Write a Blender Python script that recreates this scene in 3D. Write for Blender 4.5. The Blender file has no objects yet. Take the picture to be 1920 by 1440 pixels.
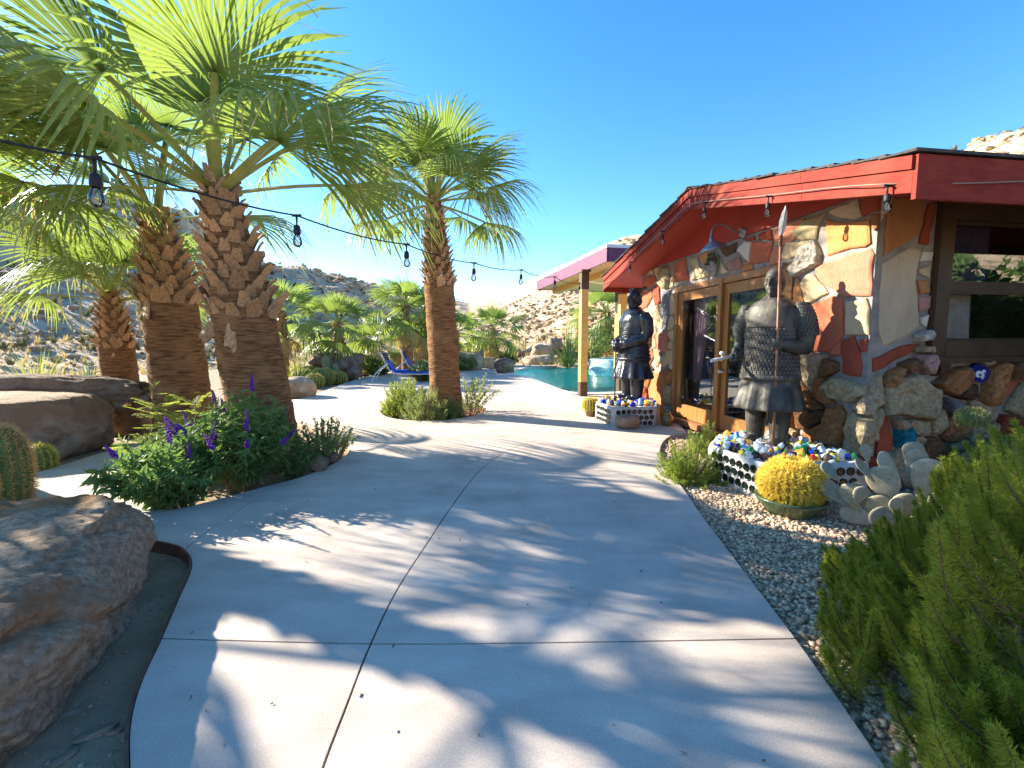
import bpy, bmesh, math, random
import numpy as np
from mathutils import Vector, Matrix, noise, Quaternion
from mathutils.geometry import delaunay_2d_cdt

S = bpy.context.scene
COL = S.collection
R = math.radians

# ------------------------------------------------------------------ camera
CAM_H = 1.5
FPX = 860.0                       # focal length in pixels of a 1920 wide picture
PITCH = math.atan(82.0 / FPX)
cam_d = bpy.data.cameras.new('camera')
cam = bpy.data.objects.new('camera', cam_d)
COL.objects.link(cam)
cam.location = (0, 0, CAM_H)
cam.rotation_euler = (math.pi / 2 - PITCH, 0, 0)
cam_d.sensor_width = 36.0
cam_d.lens = FPX / 1920.0 * 36.0
cam_d.clip_start = 0.05
cam_d.clip_end = 3000.0
S.camera = cam

# ------------------------------------------------------------------ sky, sun, exposure
SUN_AZ = R(-65.0)                 # from +Y, negative = to the left
SUN_EL = R(24.0)
SUN_DIR = Vector((math.sin(SUN_AZ) * math.cos(SUN_EL), math.cos(SUN_AZ) * math.cos(SUN_EL), math.sin(SUN_EL)))
world = bpy.data.worlds.new('World')
S.world = world
world.use_nodes = True
wn = world.node_tree
wn.nodes.clear()
w_out = wn.nodes.new('ShaderNodeOutputWorld')
w_bg = wn.nodes.new('ShaderNodeBackground')
w_sky = wn.nodes.new('ShaderNodeTexSky')
w_sky.sky_type = 'NISHITA'
w_sky.sun_disc = False
w_sky.sun_elevation = SUN_EL
w_sky.sun_rotation = SUN_AZ
w_sky.altitude = 900
w_sky.air_density = 1.0
w_sky.dust_density = 0.25
w_sky.ozone_density = 2.0
w_hsv = wn.nodes.new('ShaderNodeHueSaturation')
w_hsv.inputs['Saturation'].default_value = 1.32
w_hsv.inputs['Value'].default_value = 0.74
wn.links.new(w_sky.outputs[0], w_hsv.inputs['Color'])
wn.links.new(w_hsv.outputs[0], w_bg.inputs['Color'])
w_bg.inputs['Strength'].default_value = 0.15
wn.links.new(w_bg.outputs[0], w_out.inputs['Surface'])

sun_d = bpy.data.lights.new('sun', 'SUN')
sun_d.energy = 5.0
sun_d.angle = R(0.55)
sun_d.color = (1.0, 0.91, 0.76)
sun = bpy.data.objects.new('sun', sun_d)
COL.objects.link(sun)
sun.rotation_euler = SUN_DIR.to_track_quat('Z', 'Y').to_euler()

S.view_settings.view_transform = 'Standard'
S.view_settings.look = 'None'
S.view_settings.gamma = 1.0
S.view_settings.use_curve_mapping = False
S.view_settings.exposure = 1.8
S.render.engine = 'CYCLES'
S.cycles.use_denoising = True
S.cycles.max_bounces = 8
S.cycles.transparent_max_bounces = 16
S.cycles.caustics_reflective = False
S.cycles.caustics_refractive = False
S.cycles.sample_clamp_indirect = 6.0

# ------------------------------------------------------------------ pixel -> place
CP, SP = math.cos(PITCH), math.sin(PITCH)
def ray(x, y):
    u = (x - 960.0) / FPX; v = (720.0 - y) / FPX
    return Vector((u, CP + v * SP, -SP + v * CP))
EYE = Vector((0, 0, CAM_H))
def gp(x, y, z=0.0):
    d = ray(x, y); t = (z - CAM_H) / d.z
    return EYE + d * t
def dp(x, y, depth):
    d = ray(x, y)
    return EYE + d * (depth / d.y)
def pp(x, y, o, n):
    d = ray(x, y); t = (o - EYE).dot(n) / d.dot(n)
    return EYE + d * t

# ------------------------------------------------------------------ materials
MATS = {}
def mat(name, c1, c2=None, rough=0.7, scale=4.0, bump=0.0, bscale=25.0, metal=0.0, objvar=0.0,
        detail=6.0, stretch=(1, 1, 1), contrast=(0.35, 0.65), c3=None, c3scale=1.0, c3range=(0.55, 0.7),
        trans=0.0, tcol=None, spec=0.4, coat=0.0, bdist=0.02, sheen=0.0):
    if name in MATS: return MATS[name]
    m = bpy.data.materials.new(name); MATS[name] = m
    m.use_nodes = True
    nt = m.node_tree; N = nt.nodes; L = nt.links
    N.clear()
    out = N.new('ShaderNodeOutputMaterial')
    b = N.new('ShaderNodeBsdfPrincipled')
    tc = N.new('ShaderNodeTexCoord')
    mp = N.new('ShaderNodeMapping'); mp.inputs['Scale'].default_value = stretch
    L.new(tc.outputs['Object'], mp.inputs['Vector'])
    c2 = c2 or tuple(min(1, k * 1.35) for k in c1)
    n1 = N.new('ShaderNodeTexNoise'); n1.inputs['Scale'].default_value = scale; n1.inputs['Detail'].default_value = detail
    n1.inputs['Roughness'].default_value = 0.62
    L.new(mp.outputs[0], n1.inputs['Vector'])
    mr = N.new('ShaderNodeMapRange'); mr.inputs['From Min'].default_value = contrast[0]; mr.inputs['From Max'].default_value = contrast[1]
    L.new(n1.outputs['Fac'], mr.inputs['Value'])
    mx = N.new('ShaderNodeMix'); mx.data_type = 'RGBA'
    mx.inputs['A'].default_value = (*c1, 1); mx.inputs['B'].default_value = (*c2, 1)
    L.new(mr.outputs[0], mx.inputs['Factor'])
    col = mx.outputs['Result']
    if c3:
        n3 = N.new('ShaderNodeTexNoise'); n3.inputs['Scale'].default_value = c3scale; n3.inputs['Detail'].default_value = 5
        L.new(tc.outputs['Object'], n3.inputs['Vector'])
        m3 = N.new('ShaderNodeMapRange'); m3.inputs['From Min'].default_value = c3range[0]; m3.inputs['From Max'].default_value = c3range[1]
        L.new(n3.outputs['Fac'], m3.inputs['Value'])
        x3 = N.new('ShaderNodeMix'); x3.data_type = 'RGBA'
        L.new(m3.outputs[0], x3.inputs['Factor']); L.new(col, x3.inputs['A']); x3.inputs['B'].default_value = (*c3, 1)
        col = x3.outputs['Result']
    if objvar:
        oi = N.new('ShaderNodeObjectInfo')
        mo = N.new('ShaderNodeMapRange'); mo.inputs['To Min'].default_value = 1 - objvar; mo.inputs['To Max'].default_value = 1 + objvar
        L.new(oi.outputs['Random'], mo.inputs['Value'])
        hs = N.new('ShaderNodeHueSaturation')
        L.new(mo.outputs[0], hs.inputs['Value']); L.new(col, hs.inputs['Color'])
        col = hs.outputs[0]
    L.new(col, b.inputs['Base Color'])
    b.inputs['Roughness'].default_value = rough
    b.inputs['Metallic'].default_value = metal
    b.inputs['Specular IOR Level'].default_value = spec
    if coat:
        b.inputs['Coat Weight'].default_value = coat; b.inputs['Coat Roughness'].default_value = 0.15
    if bump:
        n2 = N.new('ShaderNodeTexNoise'); n2.inputs['Scale'].default_value = bscale; n2.inputs['Detail'].default_value = 8
        n2.inputs['Roughness'].default_value = 0.65
        L.new(mp.outputs[0], n2.inputs['Vector'])
        bp = N.new('ShaderNodeBump'); bp.inputs['Strength'].default_value = bump; bp.inputs['Distance'].default_value = bdist
        L.new(n2.outputs['Fac'], bp.inputs['Height']); L.new(bp.outputs[0], b.inputs['Normal'])
    if trans:
        t = N.new('ShaderNodeBsdfTranslucent'); t.inputs['Color'].default_value = (*(tcol or c2), 1)
        ms = N.new('ShaderNodeMixShader'); ms.inputs[0].default_value = trans
        L.new(b.outputs[0], ms.inputs[1]); L.new(t.outputs[0], ms.inputs[2]); L.new(ms.outputs[0], out.inputs['Surface'])
    else:
        L.new(b.outputs[0], out.inputs['Surface'])
    return m

def glass_mat(name, tint, gloss=(1, 1, 1), ior=1.5, rough=0.0, bump=0.0, bscale=3.0, fmul=1.0):
    if name in MATS: return MATS[name]
    m = bpy.data.materials.new(name); MATS[name] = m; m.use_nodes = True
    nt = m.node_tree; N = nt.nodes; L = nt.links; N.clear()
    out = N.new('ShaderNodeOutputMaterial')
    tr = N.new('ShaderNodeBsdfTransparent'); tr.inputs[0].default_value = (*tint, 1)
    gl = N.new('ShaderNodeBsdfGlossy'); gl.inputs['Color'].default_value = (*gloss, 1); gl.inputs['Roughness'].default_value = rough
    fr = N.new('ShaderNodeFresnel'); fr.inputs['IOR'].default_value = ior
    ms = N.new('ShaderNodeMixShader')
    fm = N.new('ShaderNodeMath'); fm.operation = 'MULTIPLY'; fm.inputs[1].default_value = fmul
    L.new(fr.outputs[0], fm.inputs[0]); L.new(fm.outputs[0], ms.inputs[0]); L.new(tr.outputs[0], ms.inputs[1]); L.new(gl.outputs[0], ms.inputs[2])
    if bump:
        tc = N.new('ShaderNodeTexCoord'); n2 = N.new('ShaderNodeTexNoise'); n2.inputs['Scale'].default_value = bscale; n2.inputs['Detail'].default_value = 3
        L.new(tc.outputs['Object'], n2.inputs['Vector'])
        bp = N.new('ShaderNodeBump'); bp.inputs['Strength'].default_value = bump; bp.inputs['Distance'].default_value = 0.05
        L.new(n2.outputs['Fac'], bp.inputs['Height']); L.new(bp.outputs[0], gl.inputs['Normal']); L.new(bp.outputs[0], fr.inputs['Normal'])
    L.new(ms.outputs[0], out.inputs['Surface'])
    return m

# ------------------------------------------------------------------ objects
def link_mesh(name, me, m=None, parent=None, loc=None):
    o = bpy.data.objects.new(name, me); COL.objects.link(o)
    if m is not None:
        for k in (m if isinstance(m, (list, tuple)) else [m]):
            if k.name not in [q.name for q in me.materials if q]: me.materials.append(k)
    if parent is not None:
        o.parent = parent
        o.matrix_parent_inverse = world_of(parent).inverted()
    if loc is not None: o.location = loc
    return o
def world_of(o):
    mw = o.matrix_basis.copy()
    if o.parent: mw = world_of(o.parent) @ o.matrix_parent_inverse @ mw
    return mw
def tag(o, label=None, cat=None, group=None, kind=None):
    if label: o['label'] = label
    if cat: o['category'] = cat
    if group: o['group'] = group
    if kind: o['kind'] = kind
    return o
def thing(name, label, cat, loc=(0, 0, 0), group=None, rz=0.0):
    o = bpy.data.objects.new(name, None); COL.objects.link(o)
    o.empty_display_size = 0.2
    o.location = loc; o.rotation_euler = (0, 0, rz)
    return tag(o, label, cat, group)
def structure(o): o['kind'] = 'structure'; return o

class MB:
    """collects shapes for one mesh"""
    def __init__(s): s.v = []; s.f = []; s.mi = []; s.smooth = []
    def add(s, verts, faces, mi=0, smooth=False):
        k = len(s.v); s.v += [tuple(p) for p in verts]
        for f in faces: s.f.append(tuple(k + i for i in f)); s.mi.append(mi); s.smooth.append(smooth)
        return k
    def box(s, c, d, rot=None, mi=0):
        hx, hy, hz = d[0] / 2, d[1] / 2, d[2] / 2
        P = [Vector((x, y, z)) for x in (-hx, hx) for y in (-hy, hy) for z in (-hz, hz)]
        if rot is not None: P = [rot @ p for p in P]
        c = Vector(c)
        s.add([p + c for p in P], [(0, 1, 3, 2), (4, 6, 7, 5), (0, 4, 5, 1), (2, 3, 7, 6), (0, 2, 6, 4), (1, 5, 7, 3)], mi)
    def hexa(s, P, mi=0):
        """8 corner points: bottom 4 (ccw from above), top 4"""
        s.add(P, [(3, 2, 1, 0), (4, 5, 6, 7), (0, 1, 5, 4), (1, 2, 6, 5), (2, 3, 7, 6), (3, 0, 4, 7)], mi)
    def tube(s, pts, rad, n=8, cap=True, mi=0, smooth=True):
        pts = [Vector(p) for p in pts]
        if not isinstance(rad, (list, tuple)): rad = [rad] * len(pts)
        rings = []; prev = None
        for i, p in enumerate(pts):
            t = (pts[min(i + 1, len(pts) - 1)] - pts[max(i - 1, 0)]).normalized()
            if prev is None:
                a = Vector((0, 0, 1)) if abs(t.z) < 0.9 else Vector((1, 0, 0))
                x = t.cross(a).normalized()
            else:
                x = (prev - t * prev.dot(t)).normalized()
            prev = x; y = t.cross(x)
            rings.append([p + (x * math.cos(2 * math.pi * k / n) + y * math.sin(2 * math.pi * k / n)) * rad[i] for k in range(n)])
        s.loft(rings, cap, mi, smooth)
    def loft(s, rings, cap=True, mi=0, smooth=True):
        n = len(rings[0]); V = [p for r in rings for p in r]; F = []
        for i in range(len(rings) - 1):
            for k in range(n):
                a = i * n + k; b = i * n + (k + 1) % n
                F.append((a, b, b + n, a + n))
        k0 = s.add(V, F, mi, smooth)
        if cap:
            s.f.append(tuple(k0 + k for k in reversed(range(n)))); s.mi.append(mi); s.smooth.append(False)
            q = k0 + (len(rings) - 1) * n
            s.f.append(tuple(q + k for k in range(n))); s.mi.append(mi); s.smooth.append(False)
    def lathe(s, prof, c=(0, 0, 0), n=20, mi=0, cap=True, smooth=True, sx=1.0, sy=1.0):
        c = Vector(c)
        s.loft([[c + Vector((r * sx * math.cos(2 * math.pi * k / n), r * sy * math.sin(2 * math.pi * k / n), z)) for k in range(n)] for r, z in prof], cap, mi, smooth)
    def ell(s, c, r, rot=None, nu=14, nv=9, mi=0):
        c = Vector(c); rings = []
        for j in range(1, nv):
            th = math.pi * j / nv
            ring = []
            for k in range(nu):
                ph = 2 * math.pi * k / nu
                p = Vector((r[0] * math.sin(th) * math.cos(ph), r[1] * math.sin(th) * math.sin(ph), -r[2] * math.cos(th)))
                ring.append(c + (rot @ p if rot is not None else p))
            rings.append(ring)
        s.loft(rings, True, mi, True)
    def prism(s, pts, off, mi=0):
        """polygon pts (3d) pushed along off"""
        n = len(pts); off = Vector(off); pts = [Vector(p) for p in pts]
        V = pts + [p + off for p in pts]
        F = [tuple(reversed(range(n))), tuple(range(n, 2 * n))] + [(k, (k + 1) % n, n + (k + 1) % n, n + k) for k in range(n)]
        s.add(V, F, mi)
    def mesh(s, name):
        me = bpy.data.meshes.new(name)
        me.from_pydata(s.v, [], s.f)
        me.polygons.foreach_set('material_index', s.mi)
        me.polygons.foreach_set('use_smooth', s.smooth)
        me.update()
        return me
    def build(s, name, m, parent=None, loc=None, fix=True):
        me = s.mesh(name)
        if fix:
            bm = bmesh.new(); bm.from_mesh(me); bmesh.ops.recalc_face_normals(bm, faces=bm.faces); bm.to_mesh(me); bm.free()
        return link_mesh(name, me, m, parent, loc)

def np_mesh(name, V, F, smooth=False, mi=None):
    """V (n,3) float array, F (k,3|4) int array"""
    me = bpy.data.meshes.new(name)
    V = np.asarray(V, dtype=np.float32); F = np.asarray(F, dtype=np.int32)
    k, w = F.shape
    me.vertices.add(len(V)); me.vertices.foreach_set('co', V.ravel())
    me.loops.add(k * w); me.loops.foreach_set('vertex_index', F.ravel())
    me.polygons.add(k); me.polygons.foreach_set('loop_start', np.arange(0, k * w, w, dtype=np.int32))
    me.polygons.foreach_set('use_smooth', np.full(k, smooth, dtype=bool))
    if mi is not None: me.polygons.foreach_set('material_index', np.asarray(mi, dtype=np.int32))
    me.update(calc_edges=True); me.validate()
    return me
def np_scatter(tv, tf, mats, locs):
    """copies of a template: mats (N,3,3), locs (N,3)"""
    tv = np.asarray(tv, float); tf = np.asarray(tf, int)
    V = np.einsum('nij,mj->nmi', mats, tv) + locs[:, None, :]
    F = tf[None] + (np.arange(len(mats)) * len(tv))[:, None, None]
    return V.reshape(-1, 3), F.reshape(-1, tf.shape[1])
def np_frames(d, up=None, rng=None):
    """rotation matrices whose x axis is d (N,3) with a random roll"""
    d = d / np.linalg.norm(d, axis=1, keepdims=True)
    a = np.where(np.abs(d[:, 2:3]) < 0.9, np.array([[0, 0, 1.0]]), np.array([[1.0, 0, 0]]))
    y = np.cross(a, d); y /= np.linalg.norm(y, axis=1, keepdims=True)
    z = np.cross(d, y)
    if rng is not None:
        r = rng.uniform(0, 2 * np.pi, len(d))[:, None]
        y, z = y * np.cos(r) + z * np.sin(r), z * np.cos(r) - y * np.sin(r)
    return np.stack([d, y, z], axis=2)
def smooth_line(P, sub=6, closed=False):
    P = [Vector(p) for p in P]; n = len(P); out = []
    for i in range(n if closed else n - 1):
        g = lambda k: P[k % n] if closed else P[max(0, min(n - 1, k))]
        a, b, c, d = g(i - 1), g(i), g(i + 1), g(i + 2)
        for j in range(sub):
            t = j / sub
            out.append(0.5 * ((2 * b) + (c - a) * t + (2 * a - 5 * b + 4 * c - d) * t * t + (3 * b - a - 3 * c + d) * t ** 3))
    if not closed: out.append(P[-1])
    return out
def in_poly(x, y, P):
    c = False; j = len(P) - 1
    for i in range(len(P)):
        xi, yi = P[i][0], P[i][1]; xj, yj = P[j][0], P[j][1]
        if (yi > y) != (yj > y) and x < (xj - xi) * (y - yi) / (yj - yi) + xi: c = not c
        j = i
    return c
def rotz(a): return Matrix.Rotation(a, 3, 'Z')
# ================================================================== the ground
rnd = random.Random(7)
nprng = np.random.default_rng(11)
def G(x, y): p = gp(x, y); return Vector((p.x, p.y))

POOL = smooth_line([G(*p) for p in [(962, 701), (985, 707), (1020, 720), (1062, 735), (1110, 738), (1180, 735), (1260, 728), (1330, 712), (1330, 692), (1260, 687), (1150, 685), (1060, 686), (1000, 689), (970, 694)]], 5, True)
def band_poly(P, w):
    """offset closed 2d line outward"""
    n = len(P); out = []
    area = sum(P[i].x * P[(i + 1) % n].y - P[(i + 1) % n].x * P[i].y for i in range(n))
    sg = 1 if area > 0 else -1
    for i in range(n):
        t = (P[(i + 1) % n] - P[i - 1]).normalized()
        out.append(P[i] + Vector((t.y, -t.x)) * w * sg)
    return out

def cdt_region(loops, bands, keep):
    """triangulate; keep(x, y) says whether a face centre belongs. Returns verts, faces"""
    V = []; E = []
    for P in loops + bands:
        k = len(V); n = len(P)
        V += [Vector((p[0], p[1])) for p in P]
        E += [(k + i, k + (i + 1) % n) for i in range(n)]
    r = delaunay_2d_cdt(V, E, [], 0, 1e-5)
    vs, fs = r[0], r[2]
    out = []
    for f in fs:
        cx = sum(vs[i].x for i in f) / len(f); cy = sum(vs[i].y for i in f) / len(f)
        if keep(cx, cy): out.append(tuple(f))
    return vs, out
def components(fs):
    em = {}
    for i, f in enumerate(fs):
        for k in range(len(f)):
            em.setdefault(frozenset((f[k], f[(k + 1) % len(f)])), []).append(i)
    seen = set(); comps = []
    for i in range(len(fs)):
        if i in seen: continue
        st = [i]; seen.add(i); c = []
        while st:
            q = st.pop(); c.append(q)
            f = fs[q]
            for k in range(len(f)):
                for j in em[frozenset((f[k], f[(k + 1) % len(f)]))]:
                    if j not in seen: seen.add(j); st.append(j)
        comps.append(c)
    return comps
def slab_mesh(name, vs, fs, top, bottom):
    mb = MB(); idx = {}; V = []; F = []
    def vid(i, z):
        if (i, z) not in idx: idx[(i, z)] = len(V); V.append((vs[i].x, vs[i].y, z))
        return idx[(i, z)]
    ec = {}
    for f in fs:
        a, b, c = [vs[i] for i in f[:3]]
        if (b.x - a.x) * (c.y - a.y) - (b.y - a.y) * (c.x - a.x) < 0: f = tuple(reversed(f))
        F.append(tuple(vid(i, top) for i in f))
        for k in range(len(f)):
            e = (f[k], f[(k + 1) % len(f)]); ec.setdefault(frozenset(e), []).append(e)
    if bottom is not None:
        for es in ec.values():
            if len(es) == 1:
                i, j = es[0]
                F.append((vid(j, top), vid(i, top), vid(i, bottom), vid(j, bottom)))
    mb.add(V, F)
    return mb.mesh(name)

# ---- dirt and sand near by, with a hole for the pool
M_dirt = mat('dirt', (0.30, 0.21, 0.13), (0.46, 0.34, 0.22), rough=0.95, scale=3.0, bump=0.9, bscale=40, bdist=0.03,
             c3=(0.42, 0.35, 0.26), c3scale=14, c3range=(0.6, 0.72))
circ = [Vector((31 * math.cos(2 * math.pi * k / 96), 31 * math.sin(2 * math.pi * k / 96))) for k in range(96)]
pool_hole = band_poly(POOL, 0.15)
vs, fs = cdt_region([circ, pool_hole], [], lambda x, y: math.hypot(x, y) < 31 and not in_poly(x, y, pool_hole))
structure(link_mesh('ground', slab_mesh('ground', vs, fs, -0.085, None), M_dirt))

# ---- the hills: one sheet to the horizon, ridge line by direction
RIDGE = [(-1400, 250, 95), (-600, 250, 90), (0, 320, 85), (150, 345, 85), (350, 388, 90), (480, 486, 105), (560, 497, 105), (640, 512, 110), (700, 530, 115), (745, 550, 130),
         (800, 562, 200), (880, 566, 260), (950, 547, 240), (1000, 522, 200), (1060, 492, 180), (1100, 474, 170), (1160, 440, 160), (1210, 432, 155), (1400, 372, 140), (1600, 322, 120),
         (1780, 288, 110), (1830, 264, 105), (1920, 238, 100), (2300, 190, 95), (3200, 190, 95)]
TAB = []
for x, y, r in RIDGE:
    d = ray(x, y); TAB.append((math.atan2(d.x, d.y), d.z / math.hypot(d.x, d.y), r))
AZ = [t[0] for t in TAB]
def ridge(az):
    return float(np.interp(az, AZ, [t[1] for t in TAB], left=0.12, right=0.18)), float(np.interp(az, AZ, [t[2] for t in TAB], left=95, right=95))
def terrain_z(x, y, rough=True):
    r = math.hypot(x, y); az = math.atan2(x, y)
    te, rr = ridge(az)
    r0 = 28.0 if az > -0.05 else 29.0
    if az > 0.1: r0 = 25.0
    H = te * rr + CAM_H
    s = (r - r0) / (rr - r0)
    if s <= 0: return -0.14
    if s <= 1: z = H * (0.30 * s + 0.70 * s ** 1.5)
    else: z = H * (1 - 0.25 * (s - 1))
    z -= 0.14
    if rough:
        a = min(1.0, (r - r0) / 25.0)
        n1 = noise.fractal(Vector((x * 0.035, y * 0.035, 3.1)), 1.0, 2.1, 5)
        n2 = noise.turbulence(Vector((x * 0.16, y * 0.16, 8.0)), 4, False)
        amp = 1.0 if s < 0.9 else 0.6
        z += a * amp * (n1 * 1.3 + (n2 - 0.45) * 1.1 * min(1, s * 2.2))
    return z
nr, na = 150, 620
rr_ = 26.0 * (420.0 / 26.0) ** (np.arange(nr) / (nr - 1.0))
V = []; 
fine = [-math.pi + (math.pi - 1.0) * k / 60 for k in range(60)] + [-1.0 + 2.0 * k / 500 for k in range(500)] + [1.0 + (math.pi - 1.0) * k / 60 for k in range(60)]
na = len(fine)
for i in range(nr):
    for az in fine:
        x, y = rr_[i] * math.sin(az), rr_[i] * math.cos(az)
        V.append((x, y, terrain_z(x, y)))
ii, kk = np.meshgrid(np.arange(nr - 1), np.arange(na), indexing='ij')
a = (ii * na + kk).ravel(); b = (ii * na + (kk + 1) % na).ravel()
F = np.stack([a, a + na, b + na, b], axis=1)
M_hill = mat('hillside', (0.46, 0.33, 0.21), (0.65, 0.49, 0.325), rough=0.95, scale=0.35, bump=0.8, bscale=1.6, bdist=0.35,
             c3=(0.24, 0.165, 0.105), c3scale=0.55, c3range=(0.52, 0.70), detail=10)
structure(link_mesh('hills', np_mesh('hills', np.array(V), F, smooth=True), M_hill))

def rock_template(seed, sub=1):
    bm = bmesh.new(); bmesh.ops.create_icosphere(bm, subdivisions=sub, radius=1.0)
    q = random.Random(seed)
    for v in bm.verts: v.co *= 0.75 + 0.5 * q.random()
    bm.verts.ensure_lookup_table()
    tv = [v.co[:] for v in bm.verts]; tf = [[v.index for v in f.verts] for f in bm.faces]
    bm.free(); return np.array(tv), np.array(tf)
def hill_scatter(n, r0, r1, az0, az1, size, squash, seed, pw=1.4):
    g = np.random.default_rng(seed); L = []; Sz = []
    for k in range(n):
        r = r0 + (r1 - r0) * g.random() ** pw
        az = az0 + (az1 - az0) * g.random()
        x, y = r * math.sin(az), r * math.cos(az)
        s = size[0] + (size[1] - size[0]) * g.random() ** 3
        s *= 0.6 + r / 90.0
        L.append((x, y, terrain_z(x, y) + s * squash * 0.25)); Sz.append(s)
    L = np.array(L); Sz = np.array(Sz)
    ang = g.uniform(0, 2 * np.pi, n)
    mtx = np.zeros((n, 3, 3)); mtx[:, 0, 0] = np.cos(ang); mtx[:, 0, 1] = -np.sin(ang); mtx[:, 1, 0] = np.sin(ang); mtx[:, 1, 1] = np.cos(ang); mtx[:, 2, 2] = squash
    mtx *= Sz[:, None, None] * np.stack([g.uniform(0.8, 1.4, n), g.uniform(0.7, 1.1, n), g.uniform(0.6, 1.2, n)], 1)[:, None, :]
    return mtx, L
M_hrock = mat('hill_rock', (0.28, 0.195, 0.125), (0.52, 0.375, 0.245), rough=0.95, scale=0.5, bump=0.6, bscale=4, bdist=0.2)
Vs, Fs = [], []; off = 0
for q in range(3):
    tv, tf = rock_template(q)
    mtx, L = hill_scatter(3800, 33, 150, -0.95, 1.0, (0.06, 0.45), 0.7, 20 + q, 1.2)
    v, f = np_scatter(tv, tf, mtx, L); Vs.append(v); Fs.append(f + off); off += len(v)
tag(link_mesh('hillside_rocks', np_mesh('hillside_rocks', np.vstack(Vs), np.vstack(Fs)), M_hrock),
    'scattered brown rocks strewn over the dry desert hills', 'rocks', kind='stuff')

# tufts: a few blades from one point
def tuft_template(seed, n=9, w=0.09, spread=0.75):
    q = random.Random(seed); V = []; F = []
    for k in range(n):
        a = q.random() * 6.283; lean = q.random() * spread
        d = Vector((math.cos(a) * lean, math.sin(a) * lean, 1)).normalized()
        side = Vector((-math.sin(a), math.cos(a), 0)) * w
        h = 0.6 + 0.4 * q.random()
        b = Vector((math.cos(a), math.sin(a), 0)) * 0.12 * q.random()
        i = len(V); V += [b - side, b + side, b + d * h]; F.append((i, i + 1, i + 2))
    return np.array([v[:] for v in V]), np.array(F)
M_dry = mat('dry_grass', (0.42, 0.33, 0.12), (0.62, 0.50, 0.22), rough=0.9, scale=0.6, trans=0.35, tcol=(0.6, 0.47, 0.18))
M_scrub = mat('desert_scrub', (0.11, 0.115, 0.05), (0.22, 0.21, 0.10), rough=0.9, scale=0.4, trans=0.2)
tv, tf = tuft_template(3, 14, 0.10, 1.1)
mtx, L = hill_scatter(3600, 31, 120, -0.95, 1.0, (0.25, 1.0), 0.75, 31, 1.5)
tag(link_mesh('desert_scrub', np_mesh('desert_scrub', *np_scatter(tv, tf, mtx, L)), M_scrub), 'low grey green scrub dotted over the hillsides', 'scrub', kind='stuff')
tv, tf = tuft_template(5, 12, 0.05, 0.7)
mtx, L = hill_scatter(5200, 27, 60, -1.0, 0.75, (0.18, 0.55), 1.0, 33, 1.3)
tag(link_mesh('dry_grass', np_mesh('dry_grass', *np_scatter(tv, tf, mtx, L)), M_dry), 'straw coloured dry grass at the foot of the hills', 'grass', kind='stuff')

# ---- concrete paving, cut by real joints into slabs
left_edge = smooth_line([G(*p) for p in [(262, 1600), (245, 1440), (247, 1350), (268, 1275), (305, 1195), (335, 1125), (357, 1075), (360, 1050), (350, 1033), (328, 1021), (262, 1008), (180, 990), (90, 968), (0, 948), (-160, 925)]], 6)
far_left = [G(*p) for p in [(-160, 925), (-200, 940)]][:1] + smooth_line([G(*p) for p in [(-140, 915), (-60, 912), (40, 893), (130, 868), (200, 846), (250, 831), (285, 832), (290, 855), (268, 895), (268, 940), (310, 956), (390, 941), (480, 917), (560, 896), (620, 872), (652, 850), (650, 828), (605, 803), (550, 786), (524, 768), (524, 753), (570, 746), (610, 732), (650, 717), (695, 703), (715, 694), (800, 688), (880, 688), (925, 693), (945, 697), (950, 690), (960, 683), (1000, 678)]], 5)
BEDR = [G(1288, 812), G(1262, 815), G(1243, 828), G(1238, 852), G(1262, 890), G(1292, 932), G(1312, 962), G(1400, 1078), G(1500, 1210), G(1660, 1440), G(1760, 1600)]
outer = [Vector((-1.05, -5)), Vector((-1.05, -1)), Vector((-1.1, 0.5))] + left_edge + far_left[1:] + [Vector((2, 33.5)), Vector((14, 32)), Vector((14, 10.4)), Vector((2.72, 10.3)), Vector((3.02, 8.2))] + smooth_line(BEDR, 4) + [Vector((1.35, 0.6)), Vector((1.5, -1)), Vector((1.6, -5))]
bed_d = smooth_line([G(*p) for p in [(714, 772), (735, 784), (790, 789), (850, 786), (900, 776), (914, 766), (900, 756), (850, 750), (780, 750), (730, 757)]], 4, True)
def stripe(px, w=0.011, world_pts=None):
    P = smooth_line([G(*p) for p in px], 6) if world_pts is None else world_pts
    Lp, Rp = [], []
    for i in range(len(P)):
        t = (P[min(i + 1, len(P) - 1)] - P[max(0, i - 1)]).normalized(); n = Vector((-t.y, t.x))
        Lp.append(P[i] + n * w / 2); Rp.append(P[i] - n * w / 2)
    return Lp + Rp[::-1]
J = [stripe([(540, 1640), (605, 1440), (645, 1335), (695, 1207), (745, 1105), (800, 1020), (850, 945), (900, 882), (950, 846), (1000, 827), (1060, 815), (1110, 808), (1160, 804), (1262, 793), (1310, 785)]),
     stripe([(235, 1195), (695, 1207), (1100, 1204), (1560, 1196)]),
     stripe([(600, 860), (693, 865), (907, 869), (1060, 878), (1290, 893)], 0.009),
     stripe([(600, 838), (653, 818), (752, 787), (800, 772)], 0.009),
     stripe([(-100, 930), (30, 918), (190, 898), (300, 885)], 0.009),
     stripe([(120, 1000), (175, 958), (250, 925), (300, 905)], 0.009),
     stripe([(340, 1040), (370, 1010), (450, 955), (520, 905), (560, 880)], 0.009),
     stripe([(560, 772), (700, 752), (760, 745), (1000, 760), (1160, 775), (1285, 790)], 0.009),
     stripe([(860, 770), (900, 720), (960, 704), (990, 700)], 0.009),
     stripe([(540, 738), (700, 735), (760, 728), (885, 718), (985, 706)], 0.009),
     stripe(None, 0.011, [Vector((-2.2, 0.2)), Vector((2.2, 0.25))]),
     stripe(None, 0.011, [Vector((-2.2, -2)), Vector((2.2, -2))])]
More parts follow.
